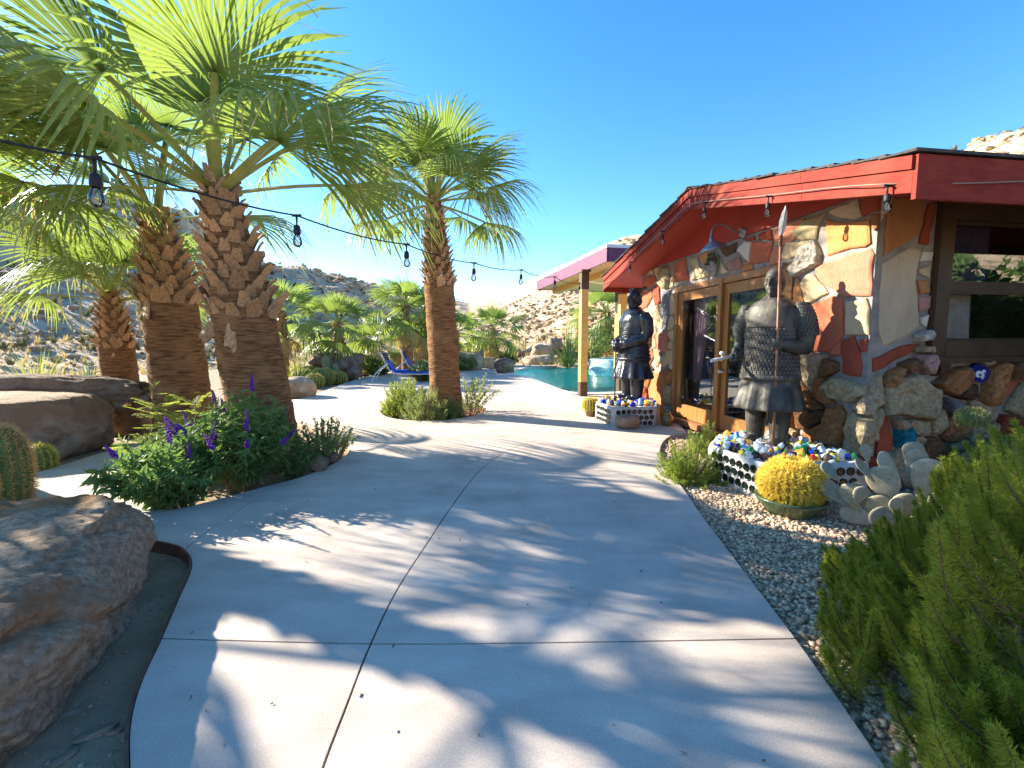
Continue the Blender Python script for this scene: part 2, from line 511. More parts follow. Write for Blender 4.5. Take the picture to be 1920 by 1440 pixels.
def in_concrete(x, y):
    if not in_poly(x, y, outer) or in_poly(x, y, POOL) or in_poly(x, y, bed_d): return False
    return not any(in_poly(x, y, s) for s in J)
vs, fs = cdt_region([outer, POOL, bed_d], J, in_concrete)
M_conc = mat('concrete', (0.50, 0.42, 0.35), (0.67, 0.57, 0.48), rough=0.88, spec=.25, contrast=(.3, .68), scale=1.3, bump=0.35, bscale=150, bdist=0.004,
             c3=(0.40, 0.335, 0.28), c3scale=2.2, c3range=(0.52, 0.85), detail=11, stretch=(1.0, 2.6, 1.0))
def weather(m, big, fine):
    nt = m.node_tree; b = next(n for n in nt.nodes if n.type == 'BSDF_PRINCIPLED'); src = b.inputs['Base Color'].links[0].from_socket
    tc = next(n for n in nt.nodes if n.type == 'TEX_COORD')
    for sc, lo, hi, det in ((big[0], big[1], big[2], 6), (fine[0], fine[1], fine[2], 2)):
        n = nt.nodes.new('ShaderNodeTexNoise'); n.inputs['Scale'].default_value = sc; n.inputs['Detail'].default_value = det; n.inputs['Distortion'].default_value = 0.6
        nt.links.new(tc.outputs['Object'], n.inputs['Vector'])
        r = nt.nodes.new('ShaderNodeMapRange'); r.inputs['From Min'].default_value = .36; r.inputs['From Max'].default_value = .64; r.inputs['To Min'].default_value = lo; r.inputs['To Max'].default_value = hi
        nt.links.new(n.outputs['Fac'], r.inputs['Value'])
        x = nt.nodes.new('ShaderNodeMix'); x.data_type = 'RGBA'; x.blend_type = 'MULTIPLY'; x.inputs['Factor'].default_value = 1.0
        nt.links.new(src, x.inputs['A']); nt.links.new(r.outputs[0], x.inputs['B']); src = x.outputs['Result']
    nt.links.new(src, b.inputs['Base Color'])
weather(M_conc, (.55, .88, 1.06), (160, .86, 1.10))
paving = bpy.data.objects.new('patio_paving', None); COL.objects.link(paving); structure(paving)
for c in components(fs):
    ff = [fs[i] for i in c]
    if len(ff) < 2: continue
    link_mesh('slab', slab_mesh('slab', vs, ff, 0.0, -0.11), M_conc, paving)

# rusty steel edging round the near bed
edge_pts = left_edge[6:-18]
mb = MB(); 
for z0, z1, w in ((-0.11, 0.006, 0.012),):
    Lp, Rp = [], []
    for i in range(len(edge_pts)):
        t = (edge_pts[min(i + 1, len(edge_pts) - 1)] - edge_pts[max(0, i - 1)]).normalized(); n = Vector((-t.y, t.x))
        a_ = edge_pts[i] + n * 0.004; b_ = edge_pts[i] + n * (0.004 + w)
        Lp.append(a_); Rp.append(b_)
    rings = [[Vector((a_.x, a_.y, z0)), Vector((b_.x, b_.y, z0)), Vector((b_.x, b_.y, z1)), Vector((a_.x, a_.y, z1))] for a_, b_ in zip(Lp, Rp)]
    mb.loft(rings, True, 0, False)
tag(mb.build('bed_edging', mat('rusty_steel', (0.10, 0.045, 0.03), (0.19, 0.09, 0.055), rough=0.8, scale=9, bump=0.3), None),
    'rusty steel edging curved round the bed of the big granite boulder', 'edging')

# ---- pool
M_plaster = mat('pool_plaster', (0.16, 0.74, 0.76), (0.28, 0.84, 0.82), rough=0.7, scale=2)
mb = MB()
PB = [Vector((p.x, p.y, -1.3)) for p in POOL]
mb.loft([[Vector((p.x, p.y, 0.0 - 0.004)) for p in band_poly(POOL, 0.02)], [Vector((p.x, p.y, -0.35)) for p in band_poly(POOL, 0.02)], PB], False, 0, False)
vs2, fs2 = cdt_region([[Vector((p.x, p.y)) for p in POOL]], [], lambda x, y: in_poly(x, y, POOL))
mb.add([(v.x, v.y, -1.3) for v in vs2], fs2)
pool = structure(mb.build('pool_basin', M_plaster))
mb = MB(); mb.add([(v.x, v.y, -0.10) for v in vs2], fs2)
structure(mb.build('pool_water', glass_mat('pool_water', (0.74, 0.98, 0.98), ior=1.33, bump=0.3, bscale=2.2, fmul=0.22)))
M_coping = mat('pool_coping', (0.56, 0.50, 0.44), (0.66, 0.60, 0.53), rough=0.8, scale=6, bump=0.1)
mb = MB(); Po = band_poly(POOL, 0.32); Pi = band_poly(POOL, -0.03)
n = len(POOL); rings = []
for i in range(n):
    rings.append([Vector((Pi[i].x, Pi[i].y, 0.005)), Vector((Po[i].x, Po[i].y, 0.005)), Vector((Po[i].x, Po[i].y, 0.03)), Vector((Pi[i].x, Pi[i].y, 0.035))])
rings.append(rings[0])
mb.loft(rings, False, 0, False)
structure(mb.build('pool_coping', M_coping))
# ================================================================== the stone house
U = Vector((-0.148, 0.989, 0)).normalized()      # along the gable wall, away from the camera
W = Vector((U.y, -U.x, 0))                       # into the house / along the window wall
HC = Vector((3.6, 4.64, 0))
def H(a, b, z): return HC + U * a + W * b + Vector((0, 0, z))
HR = Matrix((U, W, Vector((0, 0, 1)))).transposed()   # local (a,b,z) -> world
def hbox(mb, a0, a1, b0, b1, z0, z1, mi=0):
    P = [H(a0, b0, z0), H(a1, b0, z0), H(a1, b1, z0), H(a0, b1, z0), H(a0, b0, z1), H(a1, b0, z1), H(a1, b1, z1), H(a0, b1, z1)]
    mb.hexa(P, mi)
LEN = 5.42           # gable wall length
OV = 0.62            # rake overhang
RA0, RA1 = -0.86, 6.12   # eaves (along a)
RIDGE_A = 2.47
ZE, ZR = 2.69, 3.47      # underside of roof at eaves / ridge
DEPTH = 7.0
def soffit_z(a):
    return ZE + (ZR - ZE) * (1 - abs(a - RIDGE_A) / (RIDGE_A - RA0 if a < RIDGE_A else RA1 - RIDGE_A))

M_mortar = mat('mortar', (0.21, 0.195, 0.175), (0.34, 0.31, 0.275), rough=0.95, scale=6, bump=0.8, bscale=30)
M_redpaint = mat('red_paint', (0.185, 0.016, 0.008), (0.25, 0.030, 0.015), rough=0.7, scale=3.0, bump=0.3, bscale=14, stretch=(2, 2, 9), spec=.2, c3=(.28, .05, .027), c3scale=1.2)
M_soffit = mat('red_soffit', (0.30, 0.032, 0.020), (0.35, 0.042, 0.026), rough=0.65, scale=2.0, bump=0.1, bscale=12)
M_shingle = mat('asphalt_shingle', (0.045, 0.042, 0.04), (0.10, 0.09, 0.085), rough=0.95, scale=30, bump=0.5, bscale=80, objvar=0.25)
M_wood = mat('varnished_wood', (0.27, 0.115, 0.034), (0.39, 0.18, 0.055), rough=0.35, scale=3.0, stretch=(9, 9, 0.7), bump=0.08, bscale=14, spec=0.5)
M_darkwood = mat('dark_brown_paint', (0.055, 0.03, 0.015), (0.085, 0.047, 0.024), rough=0.5, scale=5, bump=0.1)
M_dark = mat('room_paint', (0.10, 0.085, 0.075), (0.13, 0.11, 0.10), rough=0.9)
M_glass = glass_mat('window_glass', (0.86, 0.88, 0.88), ior=1.5, fmul=0.35)
M_brass = mat('aged_brass', (0.55, 0.42, 0.22), (0.65, 0.52, 0.3), rough=0.3, metal=1.0, scale=20)
M_steel = mat('brushed_steel', (0.6, 0.58, 0.56), (0.7, 0.68, 0.66), rough=0.28, metal=1.0, scale=20)

house = thing('stone_house', 'low house of coral and cream flagstones with red gabled roof and glazed doors', 'house', HC)

D0, D1, DZ = 1.06, 3.95, 2.46            # door opening along a, height
WB0, WB1, WZ0, WZ1 = 0.66, 3.0, 1.33, 2.86   # window opening along b
T = 0.25
mb = MB()
# gable wall: pieces round the door, sloped tops follow the roof
def gable_piece(a0, a1, z0, b0, b1):
    P = [H(a0, b0, z0), H(a1, b0, z0), H(a1, b1, z0), H(a0, b1, z0), H(a0, b0, soffit_z(a0) + .03), H(a1, b0, soffit_z(a1) + .03), H(a1, b1, soffit_z(a1) + .03), H(a0, b1, soffit_z(a0) + .03)]
    mb.hexa(P)
gable_piece(0, D0, -0.1, 0, T)
gable_piece(D1, LEN, -0.1, 0, T)
gable_piece(D0, RIDGE_A, DZ, 0, T)
gable_piece(RIDGE_A, D1, DZ, 0, T)
mb.build('wall', M_mortar, house)
mb = MB()
hbox(mb, 0, T, T, WB0, -0.1, 2.96); hbox(mb, 0, T, WB1, DEPTH, -0.1, 2.96)
hbox(mb, 0, T, WB0, WB1, -0.1, WZ0); hbox(mb, 0, T, WB0, WB1, WZ1, 2.96)
mb.build('wall', M_mortar, house)
mb = MB()
hbox(mb, LEN - T, LEN, T, DEPTH, -0.1, 3.0)
gable_piece(0, RIDGE_A, -0.1, DEPTH - T, DEPTH); gable_piece(RIDGE_A, LEN, -0.1, DEPTH - T, DEPTH)
mb.build('wall', M_mortar, house)
mb = MB(); hbox(mb, T, LEN - T, T, DEPTH - T, -0.1, 0.03); mb.build('floor', mat('room_floor', (0.12, 0.10, 0.09), (0.16, 0.13, 0.11), rough=0.5), house)

mb = MB()
gpts = [(0, 2.965)] + ([(0, soffit_z(0))] if soffit_z(0) > 2.97 else []) + [(RIDGE_A, soffit_z(RIDGE_A) + .02), (LEN, max(2.97, soffit_z(LEN)) + .02), (LEN, 2.965)]
mb.prism([H(a_, -.03, z_) for a_, z_ in gpts], W * .028); mb.build('gable_panel', M_soffit, house)
# roof: deck, fascia boards, soffit, shingles
def slope_slab(a0, a1, b0, b1, dz0, dz1, mb):
    P = [H(a0, b0, soffit_z(a0) + dz0), H(a1, b0, soffit_z(a1) + dz0), H(a1, b1, soffit_z(a1) + dz0), H(a0, b1, soffit_z(a0) + dz0),
         H(a0, b0, soffit_z(a0) + dz1), H(a1, b0, soffit_z(a1) + dz1), H(a1, b1, soffit_z(a1) + dz1), H(a0, b1, soffit_z(a0) + dz1)]
    mb.hexa(P)
mb = MB()
for a0, a1 in ((RA0 + .03, RIDGE_A), (RIDGE_A, RA1 - .03)): slope_slab(a0, a1, -OV + .03, DEPTH + .5, 0.0, 0.05, mb)
roof = mb.build('roof', M_soffit, house)
mb = MB()
for a0, a1 in ((RA0 + .02, RIDGE_A), (RIDGE_A, RA1 - .02)): slope_slab(a0, a1, -OV + .02, DEPTH + .5, 0.055, 0.215, mb)
mb.build('roof_deck', M_redpaint, roof)
for a0, a1 in ((RA0, .28), (.284, RIDGE_A), (RIDGE_A + .001, 4.4), (4.404, RA1)):
    mb = MB(); slope_slab(a0, a1, -OV, -OV + .035, -0.045, 0.125, mb); mb.build('fascia_board', M_redpaint, roof)
    mb = MB(); slope_slab(a0, a1, -OV - .022, -OV + .02, 0.132, 0.235, mb); mb.build('trim_board', M_redpaint, roof)
mb = MB(); hbox(mb, RA0 - .032, RA0 + .005, -OV + .0, DEPTH + .5, ZE - .10, ZE + .235); mb.build('fascia_board', M_redpaint, roof)
mb = MB(); hbox(mb, RA1 - .005, RA1 + .03, -OV, DEPTH + .5, ZE - .10, ZE + .235); mb.build('fascia_board', M_redpaint, roof)
# shingle courses up both slopes: the rake end shows, each course a step
q = random.Random(5)
for side in (0, 1):
    e = RA0 - .05 if side == 0 else RA1 + .05
    nC = 13
    for k in range(nC):
        t0, t1 = k / nC, (k + 1.25) / nC
        a0 = e + (RIDGE_A - e) * t0; a1 = e + (RIDGE_A - e) * min(1.0, t1)
        mb = MB(); j = q.uniform(-.015, .015)
        P = []
        za = soffit_z(min(max(a0, RA0), RA1)) + .245 + (0.012 if True else 0); zb = soffit_z(a1) + .236
        lo, hi = (a0, a1)
        b0, b1 = -OV - .045 + j, DEPTH + .5
        P = [H(lo, b0, za - .008), H(hi, b0, zb), H(hi, b1, zb), H(lo, b1, za - .008), H(lo, b0, za + .016), H(hi, b0, zb + .010), H(hi, b1, zb + .010), H(lo, b1, za + .016)]
        mb.hexa(P); mb.build('shingle_course', M_shingle, roof)
for k in range(9):
    mb = MB(); b0 = -OV - .04 + k * 0.32
    for s in (-1, 1):
        P = [H(RIDGE_A, b0, ZR + .275), H(RIDGE_A + s * .16, b0, ZR + .23), H(RIDGE_A + s * .16, b0 + .36, ZR + .22), H(RIDGE_A, b0 + .36, ZR + .262)]
        mb.prism(P, (0, 0, .012))
    mb.build('ridge_cap', M_shingle, roof)

# ---------------- glazed double door
door = MB(); 
fr = MB()
hbox(fr, D1 - .10, D1, -.03, .14, 0, DZ); hbox(fr, D0, D0 + .10, -.03, .14, 0, DZ)
hbox(fr, D0 + .10, D1 - .10, -.03, .14, DZ - .10, DZ); 
fr.build('door_frame', M_wood, house)
mb = MB(); hbox(mb, D0 - .02, D1 + .02, -.10, .16, 0.0, .10); mb.build('door_sill', mat('red_wood_sill', (0.28, 0.10, 0.04), (0.36, 0.15, 0.06), rough=0.5, scale=3, stretch=(1, 1, 9)), house)
mb = MB(); hbox(mb, (D0 + D1) / 2 - .035, (D0 + D1) / 2 + .035, -.055, -.012, .10, DZ - .03); mb.build('astragal', M_wood, house)
def leaf(a0, a1, hinge_far, ang):
    lf = MB(); w = a1 - a0
    st, tr_, br = .15, .15, .24
    z0, z1 = .115, DZ - .11
    ax = a1 if hinge_far else a0
    def tr(a, b, z):
        d = a - ax; return H(ax + d * math.cos(ang) - b * math.sin(ang) * (1 if hinge_far else 1), b * math.cos(ang) + abs(d) * abs(math.sin(ang)), z)
    def lb(mb, p0, p1, q0, q1, r0, r1):
        mb.hexa([tr(p0, q0, r0), tr(p1, q0, r0), tr(p1, q1, r0), tr(p0, q1, r0), tr(p0, q0, r1), tr(p1, q0, r1), tr(p1, q1, r1), tr(p0, q1, r1)])
    lb(lf, a0, a0 + st, 0, .05, z0, z1); lb(lf, a1 - st, a1, 0, .05, z0, z1)
    lb(lf, a0 + st, a1 - st, 0.002, .048, z1 - tr_, z1); lb(lf, a0 + st, a1 - st, 0.002, .048, z0, z0 + br)
    o = lf.build('door_leaf', M_wood, house)
    g = MB(); lb(g, a0 + st, a1 - st, .02, .026, z0 + br, z1 - tr_); g.build('pane', M_glass, o)
    return o, tr
mid = (D0 + D1) / 2
l1, tr1 = leaf(mid + .005, D1 - .105, True, 0.0)
l2, tr2 = leaf(D0 + .105, mid - .005, False, 0.0)
mb = MB(); 
c0 = H(mid - .075, -.01, 1.02)
mb.tube([c0, c0 - W * .055], .028, 12); mb.tube([c0 - W * .055, c0 - W * .06 - U * .13], [.013, .010], 8); mb.build('handle', M_steel, l2)
mb = MB(); c0 = H(mid - .075, -.005, 1.20); mb.tube([c0, c0 - W * .03], .03, 14); mb.ell(c0 - W * .03, (.02, .02, .02)); mb.build('lock', M_brass, l2)
# curtain tied back inside the far leaf
mb = MB(); cols = 26
A_, B_ = [], []
rows = []
for r_ in range(10):
    t = r_ / 9.0; z = 2.3 - t * 1.55
    wd = .52 * (1 - .72 * t ** 1.3); row = []
    for c in range(cols):
        s = c / (cols - 1.0)
        row.append(H(D1 - .28 - s * wd, .20 + .035 * math.sin(s * 34) + .05 * t, z))
    rows.append(row)
V = [p for r_ in rows for p in r_]; F = [(i * cols + k, i * cols + k + 1, (i + 1) * cols + k + 1, (i + 1) * cols + k) for i in range(9) for k in range(cols - 1)]
M_curtain = mat('mauve_curtain', (0.36, 0.22, 0.28), (0.50, 0.34, 0.40), rough=0.9, scale=40, trans=0.3)
cu = MB(); cu.add(V, F, 0, True)
tag(cu.build('curtain', M_curtain, None, fix=False), 'mauve curtain gathered behind the glass of the wooden doors', 'curtain')
# things a room holds: a table, back wall lighter panel
mb = MB(); hbox(mb, 1.6, 3.0, 2.6, 3.3, .70, .75); tb = thing('table', 'dark table inside the room behind the glazed doors', 'table', H(2.3, 2.95, .03))
mb.build('table_top', M_darkwood, tb)
for a_ in (1.68, 2.92):
    for b_ in (2.68, 3.22):
        mb = MB(); hbox(mb, a_ - .03, a_ + .03, b_ - .03, b_ + .03, .03, .70); mb.build('leg', M_darkwood, tb)

# ---------------- window in the shaded wall
win = MB(); fw = .16
hbox(win, -.07, .10, WB0, WB0 + fw, WZ0, WZ1); hbox(win, -.07, .10, WB1 - fw, WB1, WZ0, WZ1)
hbox(win, -.07, .10, WB0 + fw, WB1 - fw, WZ1 - fw, WZ1); hbox(win, -.075, .10, WB0 + fw, WB1 - fw, WZ0, WZ0 + fw)
window = win.build('window', M_darkwood, house)
zi0, zi1 = WZ0 + fw, WZ1 - fw
zm = 2.04
mb = MB(); hbox(mb, -.01, .05, WB0 + fw, WB1 - fw, zm - .035, zm + .035); mb.build('sash_rail', M_darkwood, window)
for z0, z1, a_ in ((zi0, zm - .035, .01), (zm + .035, zi1, .03)):
    mb = MB()
    b0, b1 = WB0 + fw, WB1 - fw
    hbox(mb, a_ - .015, a_ + .02, b0, b0 + .035, z0, z1); hbox(mb, a_ - .015, a_ + .02, b1 - .035, b1, z0, z1)
    hbox(mb, a_ - .015, a_ + .02, b0 + .035, b1 - .035, z0, z0 + .03); hbox(mb, a_ - .015, a_ + .02, b0 + .035, b1 - .035, z1 - .03, z1)
    s = mb.build('sash', M_darkwood, window)
    mb = MB(); hbox(mb, a_, a_ + .005, b0 + .035, b1 - .035, z0 + .03, z1 - .03); mb.build('pane', M_glass, s)
mb = MB(); hbox(mb, -.13, .0, WB0 - .06, WB1 + .06, WZ0 - .055, WZ0 - .002); mb.build('window_sill', M_darkwood, window)
mb = MB(); hbox(mb, -.055, -.003, WB0 - .03, WB1 + .03, WZ1 + .003, WZ1 + .14); mb.build('window_head', M_darkwood, window)
# interior blind (upper) and a pale cloth (lower left)
def cloth(name, label, b0, b1, z0, z1, a_, amp, fq, m, cat):
    cols = 40; mb = MB(); V = []
    for r_ in range(6):
        z = z1 + (z0 - z1) * r_ / 5
        for c in range(cols):
            s = c / (cols - 1.0); V.append(H(a_ + amp * math.sin(s * fq + r_ * .3) * (0.4 + .12 * r_), b0 + (b1 - b0) * s, z))
    mb.add(V, [(i * cols + k, i * cols + k + 1, (i + 1) * cols + k + 1, (i + 1) * cols + k) for i in range(5) for k in range(cols - 1)], 0, True)
    tag(mb.build(name, m, None, fix=False), label, cat)
cloth('curtain', 'short dark blue curtain with pale lace hem behind the brown window', WB0 + .18, WB0 + .95, zm + .10, zi1, .20, .02, 46, mat('blue_curtain', (.07, .06, .13), (.10, .09, .18), rough=.9), 'curtain')
cloth('curtain', 'pale lace hem strip below the blue curtain in the brown window', WB0 + .18, WB0 + .95, zm + .03, zm + .10, .215, .02, 46, mat('lace', (.55, .52, .62), (.68, .65, .75), rough=.9, trans=.3), 'curtain')
cloth('cloth', 'pale creased cloth hung behind the lower pane of the brown window', WB0 + .17, WB0 + .72, zi0 + .02, zm - .05, .16, .015, 9, mat('pale_cloth', (.50, .40, .36), (.66, .55, .50), rough=.9, scale=7), 'cloth')

# ---------------- stones set in the walls
def srgb(r, g, b): return tuple((((k / 255.0) + .055) / 1.055) ** 2.4 if k > 10 else k / 3294.0 for k in (r, g, b))
def stone_mat(key, c, rough_kind):
    n = 'stone_' + key
    if rough_kind == 'flag':
        return mat(n, tuple(k * .86 for k in c), tuple(min(1, k * 1.12) for k in c), rough=.9, scale=3.2, bump=.7, bscale=16, bdist=.02, spec=.2, objvar=.10, stretch=(1, 1, .5),
                   c3=tuple(min(1, x) for x in (c[0] * 1.08, c[1] * 1.2, c[2] * 1.25)), c3scale=4.0, c3range=(.55, .8))
    return mat(n, tuple(k * .6 for k in c), tuple(min(1, k * 1.2) for k in c), rough=.95, scale=22, bump=1.0, bscale=24, bdist=.05, spec=.2, objvar=.10, detail=10)
PAL = {'coral': (.46, .135, .072), 'pink': (.50, .20, .12), 'cream': (.58, .43, .25), 'tan': (.47, .36, .22), 'olive': (.36, .30, .17), 'orange': (.50, .22, .08),
       'red': (.30, .065, .035), 'brown': (.22, .11, .05), 'mauve': (.38, .20, .17), 'granite': (.47, .37, .215), 'rust': (.40, .18, .07), 'white': (.58, .53, .44),
       'slate': (.20, .19, .22), 'darkbrown': (.12, .065, .035), 'teal': (.02, .22, .28), 'rose': (.50, .30, .25), 'buff': (.50, .40, .27)}
def set_stone(poly, frame, colr, th, dome, seed, parent=house, name='stone'):
    """poly: 2d points on the wall plane (s, z); frame(s, out, z) -> world"""
    q = random.Random(seed)
    P = [Vector((p[0], p[1])) for p in poly]
    # refine the outline so its edge is broken, not ruled
    Q = []
    n = len(P)
    for i in range(n):
        a, b = P[i], P[(i + 1) % n]; L = (b - a).length; k = max(1, int(L / .09))
        nn = Vector((-(b - a).y, (b - a).x)); nn = nn / max(nn.length, 1e-6)
        for j in range(k): Q.append(a + (b - a) * (j / k) + nn * (q.uniform(-1, 1) * (.012 if j else .004)))
    c = sum(Q, Vector((0, 0))) / len(Q)
    mn = min((p - c).length for p in Q)
    e = min(.02 / max(mn, .03), .25)
    prof = [(1.0, -.01), (1.0, th * .55), (1 - e * .5, th * .9), (1 - e, th)] if not dome else [(1.02, -.02), (1.0, th * .42), (.955, th * .72), (.87, th * .92), (.60, th * .99), (.28, th * 1.03)]
    V = []; m = len(Q)
    tx, tz = q.uniform(-.12, .12), q.uniform(-.12, .12)
    for s, h in prof:
        for p in Q:
            d = c + (p - c) * s
            w = 0.0
            if h > th * .5: w = (noise.noise(Vector((d.x * 6, d.y * 6, seed))) * (.014 if not dome else .045) + (noise.noise(Vector((d.x * 14, d.y * 14, seed + 9))) * .022 if dome else 0)) + ((d.x - c.x) * tx + (d.y - c.y) * tz) * (.25 if dome else .12)
            V.append(frame(d.x, h + w, d.y))
    F = [(i * m + k, i * m + (k + 1) % m, (i + 1) * m + (k + 1) % m, (i + 1) * m + k) for i in range(len(prof) - 1) for k in range(m)]
    V.append(frame(c.x, th + (.006 if not dome else .01), c.y)); b0 = (len(prof) - 1) * m
    F += [(b0 + k, b0 + (k + 1) % m, len(V) - 1) for k in range(m)]
    mb = MB(); mb.add(V, F, 0, False)
    return mb.build(name, stone_mat(colr + ('_d' if dome else ''), PAL[colr], 'dome' if dome else 'flag'), parent)
def front(s, o, z): return H(s, -o, z)          # gable wall
def south(s, o, z): return H(-o, s, z)          # window wall
def tof(x, y): p = pp(x, y, HC, W); d = p - HC; return (d.dot(U), p.z)
def tos(x, y): p = pp(x, y, HC, U); d = p - HC; return (d.dot(W), p.z)
def crop1(p): return (1480 + p[0] / 4.8, 360 + p[1] / 4.8)
def crop2(p): return (1480 + p[0] / 4.8, 600 + p[1] / 4.8)
def crop3(p): return (1190 + p[0] / 4.645, 420 + p[1] / 4.645)
def crop4(p): return (1720 + p[0] / 4.8, 600 + p[1] / 4.8)
FRONT = [
 (crop1, 'olive', 0, [(20, 360), (130, 260), (350, 180), (300, 260), (265, 340), (255, 425), (70, 425)]),
 (crop1, 'buff', 0, [(370, 170), (630, 60), (660, 220), (600, 245), (480, 230), (365, 190)]),
 (crop1, 'orange', 0, [(345, 245), (470, 280), (620, 262), (730, 250), (740, 460), (690, 490), (560, 510), (345, 580)]),
 (crop1, 'pink', 0, [(240, 690), (330, 640), (740, 510), (770, 560), (745, 930), (500, 940), (400, 870), (300, 820)]),
 (crop1, 'cream', 0, [(160, 745), (230, 740), (360, 910), (240, 980), (170, 1020), (100, 830)]),
 (crop1, 'coral', 0, [(160, 1040), (400, 935), (490, 965), (495, 1290), (370, 1445), (90, 1410)]),
 (crop1, 'cream', 0, [(520, 985), (700, 955), (735, 1050), (725, 1280), (600, 1290), (515, 1290)]),
 (crop1, 'white', 1, [(60, 770), (40, 700), (150, 490), (240, 430), (300, 560), (280, 650), (200, 690)]),
 (crop1, 'cream', 0, [(-20, 445), (215, 440), (130, 495), (95, 565), (0, 600), (-70, 600)]),
 (crop1, 'brown', 0, [(745, 205), (815, 190), (810, 320), (785, 350), (760, 320)]),
 (crop1, 'red', 0, [(650, 55), (830, 0), (815, 170), (740, 185), (672, 225)]),
 (crop2, 'red', 0, [(485, 175), (590, 145), (635, 250), (665, 420), (645, 510), (490, 475)]),
 (crop2, 'red', 0, [(650, 175), (715, 170), (698, 280), (655, 290)]),
 (crop2, 'coral', 0, [(400, 255), (475, 190), (475, 315), (375, 325)]),
 (crop2, 'brown', 1, [(350, 345), (450, 380), (460, 455), (340, 525), (322, 450)]),
 (crop2, 'granite', 1, [(310, 605), (420, 515), (560, 545), (690, 595), (690, 690), (600, 748), (450, 720), (320, 672)]),
 (crop2, 'buff', 1, [(100, 285), (250, 295), (355, 315), (315, 440), (260, 555), (230, 650), (160, 560), (130, 450)]),
 (crop2, 'rust', 1, [(150, 1040), (340, 925), (372, 785), (480, 765), (545, 870), (508, 1000), (468, 1185), (300, 1130), (140, 1090)]),
 (crop2, 'darkbrown', 1, [(180, 900), (300, 805), (355, 810), (335, 905), (200, 980)]),
 (crop2, 'granite', 1, [(590, 810), (680, 865), (755, 905), (770, 1030), (735, 1225), (525, 1200), (562, 1050)]),
 (crop2, 'tan', 1, [(640, 770), (735, 680), (775, 780), (765, 855), (680, 845)]),
 (crop3, 'cream', 0, [(80, 412), (120, 405), (117, 437), (82, 432)]), (crop3, 'buff', 0, [(128, 402), (168, 396), (168, 435), (128, 442)]),
 (crop3, 'coral', 0, [(80, 485), (175, 448), (198, 500), (130, 555), (75, 540)]),
 (crop3, 'coral', 0, [(52, 602), (150, 565), (162, 640), (110, 720), (52, 755)]),
 (crop3, 'red', 0, [(170, 545), (220, 525), (228, 690), (180, 710)]),
 (crop3, 'granite', 1, [(228, 425), (250, 372), (310, 380), (323, 470), (300, 558), (260, 566), (228, 520)]),
 (crop3, 'cream', 0, [(177, 382), (213, 372), (218, 478), (202, 488)]),
 (crop3, 'coral', 0, [(342, 508), (347, 375), (400, 312), (448, 292), (468, 440), (478, 480)]),
 (crop3, 'tan', 0, [(492, 482), (520, 402), (560, 355), (605, 400), (588, 440), (502, 488)]),
 (crop3, 'olive', 0, [(500, 302), (558, 284), (566, 352), (512, 388), (484, 330)]),
 (crop3, 'orange', 0, [(574, 272), (656, 240), (648, 320), (612, 366), (578, 300)]),
 (crop3, 'darkbrown', 0, [(752, 214), (896, 156), (884, 246), (802, 288)]),
 (crop3, 'white', 0, [(893, 230), (960, 154), (1020, 152), (1004, 340), (958, 296)]),
 (crop3, 'coral', 0, [(1030, 152), (1215, 150), (1198, 250), (1168, 328), (1012, 345)]),
 (crop3, 'mauve', 0, [(810, 332), (918, 284), (946, 350), (936, 388), (832, 406)]),
 (crop3, 'red', 0, [(962, 134), (1056, 104), (1056, 140), (982, 146)]), (crop3, 'red', 0, [(1082, 92), (1195, 44), (1212, 138), (1082, 138)]),
 (crop3, 'cream', 0, [(505, 494), (640, 405), (655, 448), (600, 472)]), (crop3, 'cream', 0, [(752, 312), (790, 372), (824, 418), (762, 438)]),
 (crop3, 'cream', 0, [(130, 742), (208, 704), (228, 790), (255, 850), (236, 918), (170, 888)]),
 (crop3, 'pink', 0, [(192, 955), (288, 932), (288, 1118), (202, 1090)]),
 (crop3, 'brown', 1, [(82, 962), (130, 922), (158, 1040), (120, 1078), (72, 1060)]),
 (crop3, 'brown', 0, [(84, 1102), (158, 1084), (178, 1150), (132, 1246)]),
 (crop3, 'buff', 0, [(202, 1152), (278, 1142), (296, 1218), (250, 1246)]),
 (crop3, 'rust', 0, [(172, 1294), (266, 1284), (276, 1440), (262, 1640), (150, 1640), (124, 1440)]),
 (crop3, 'slate', 0, [(242, 578), (320, 576), (306, 760), (302, 900), (268, 880), (250, 700)]),
]
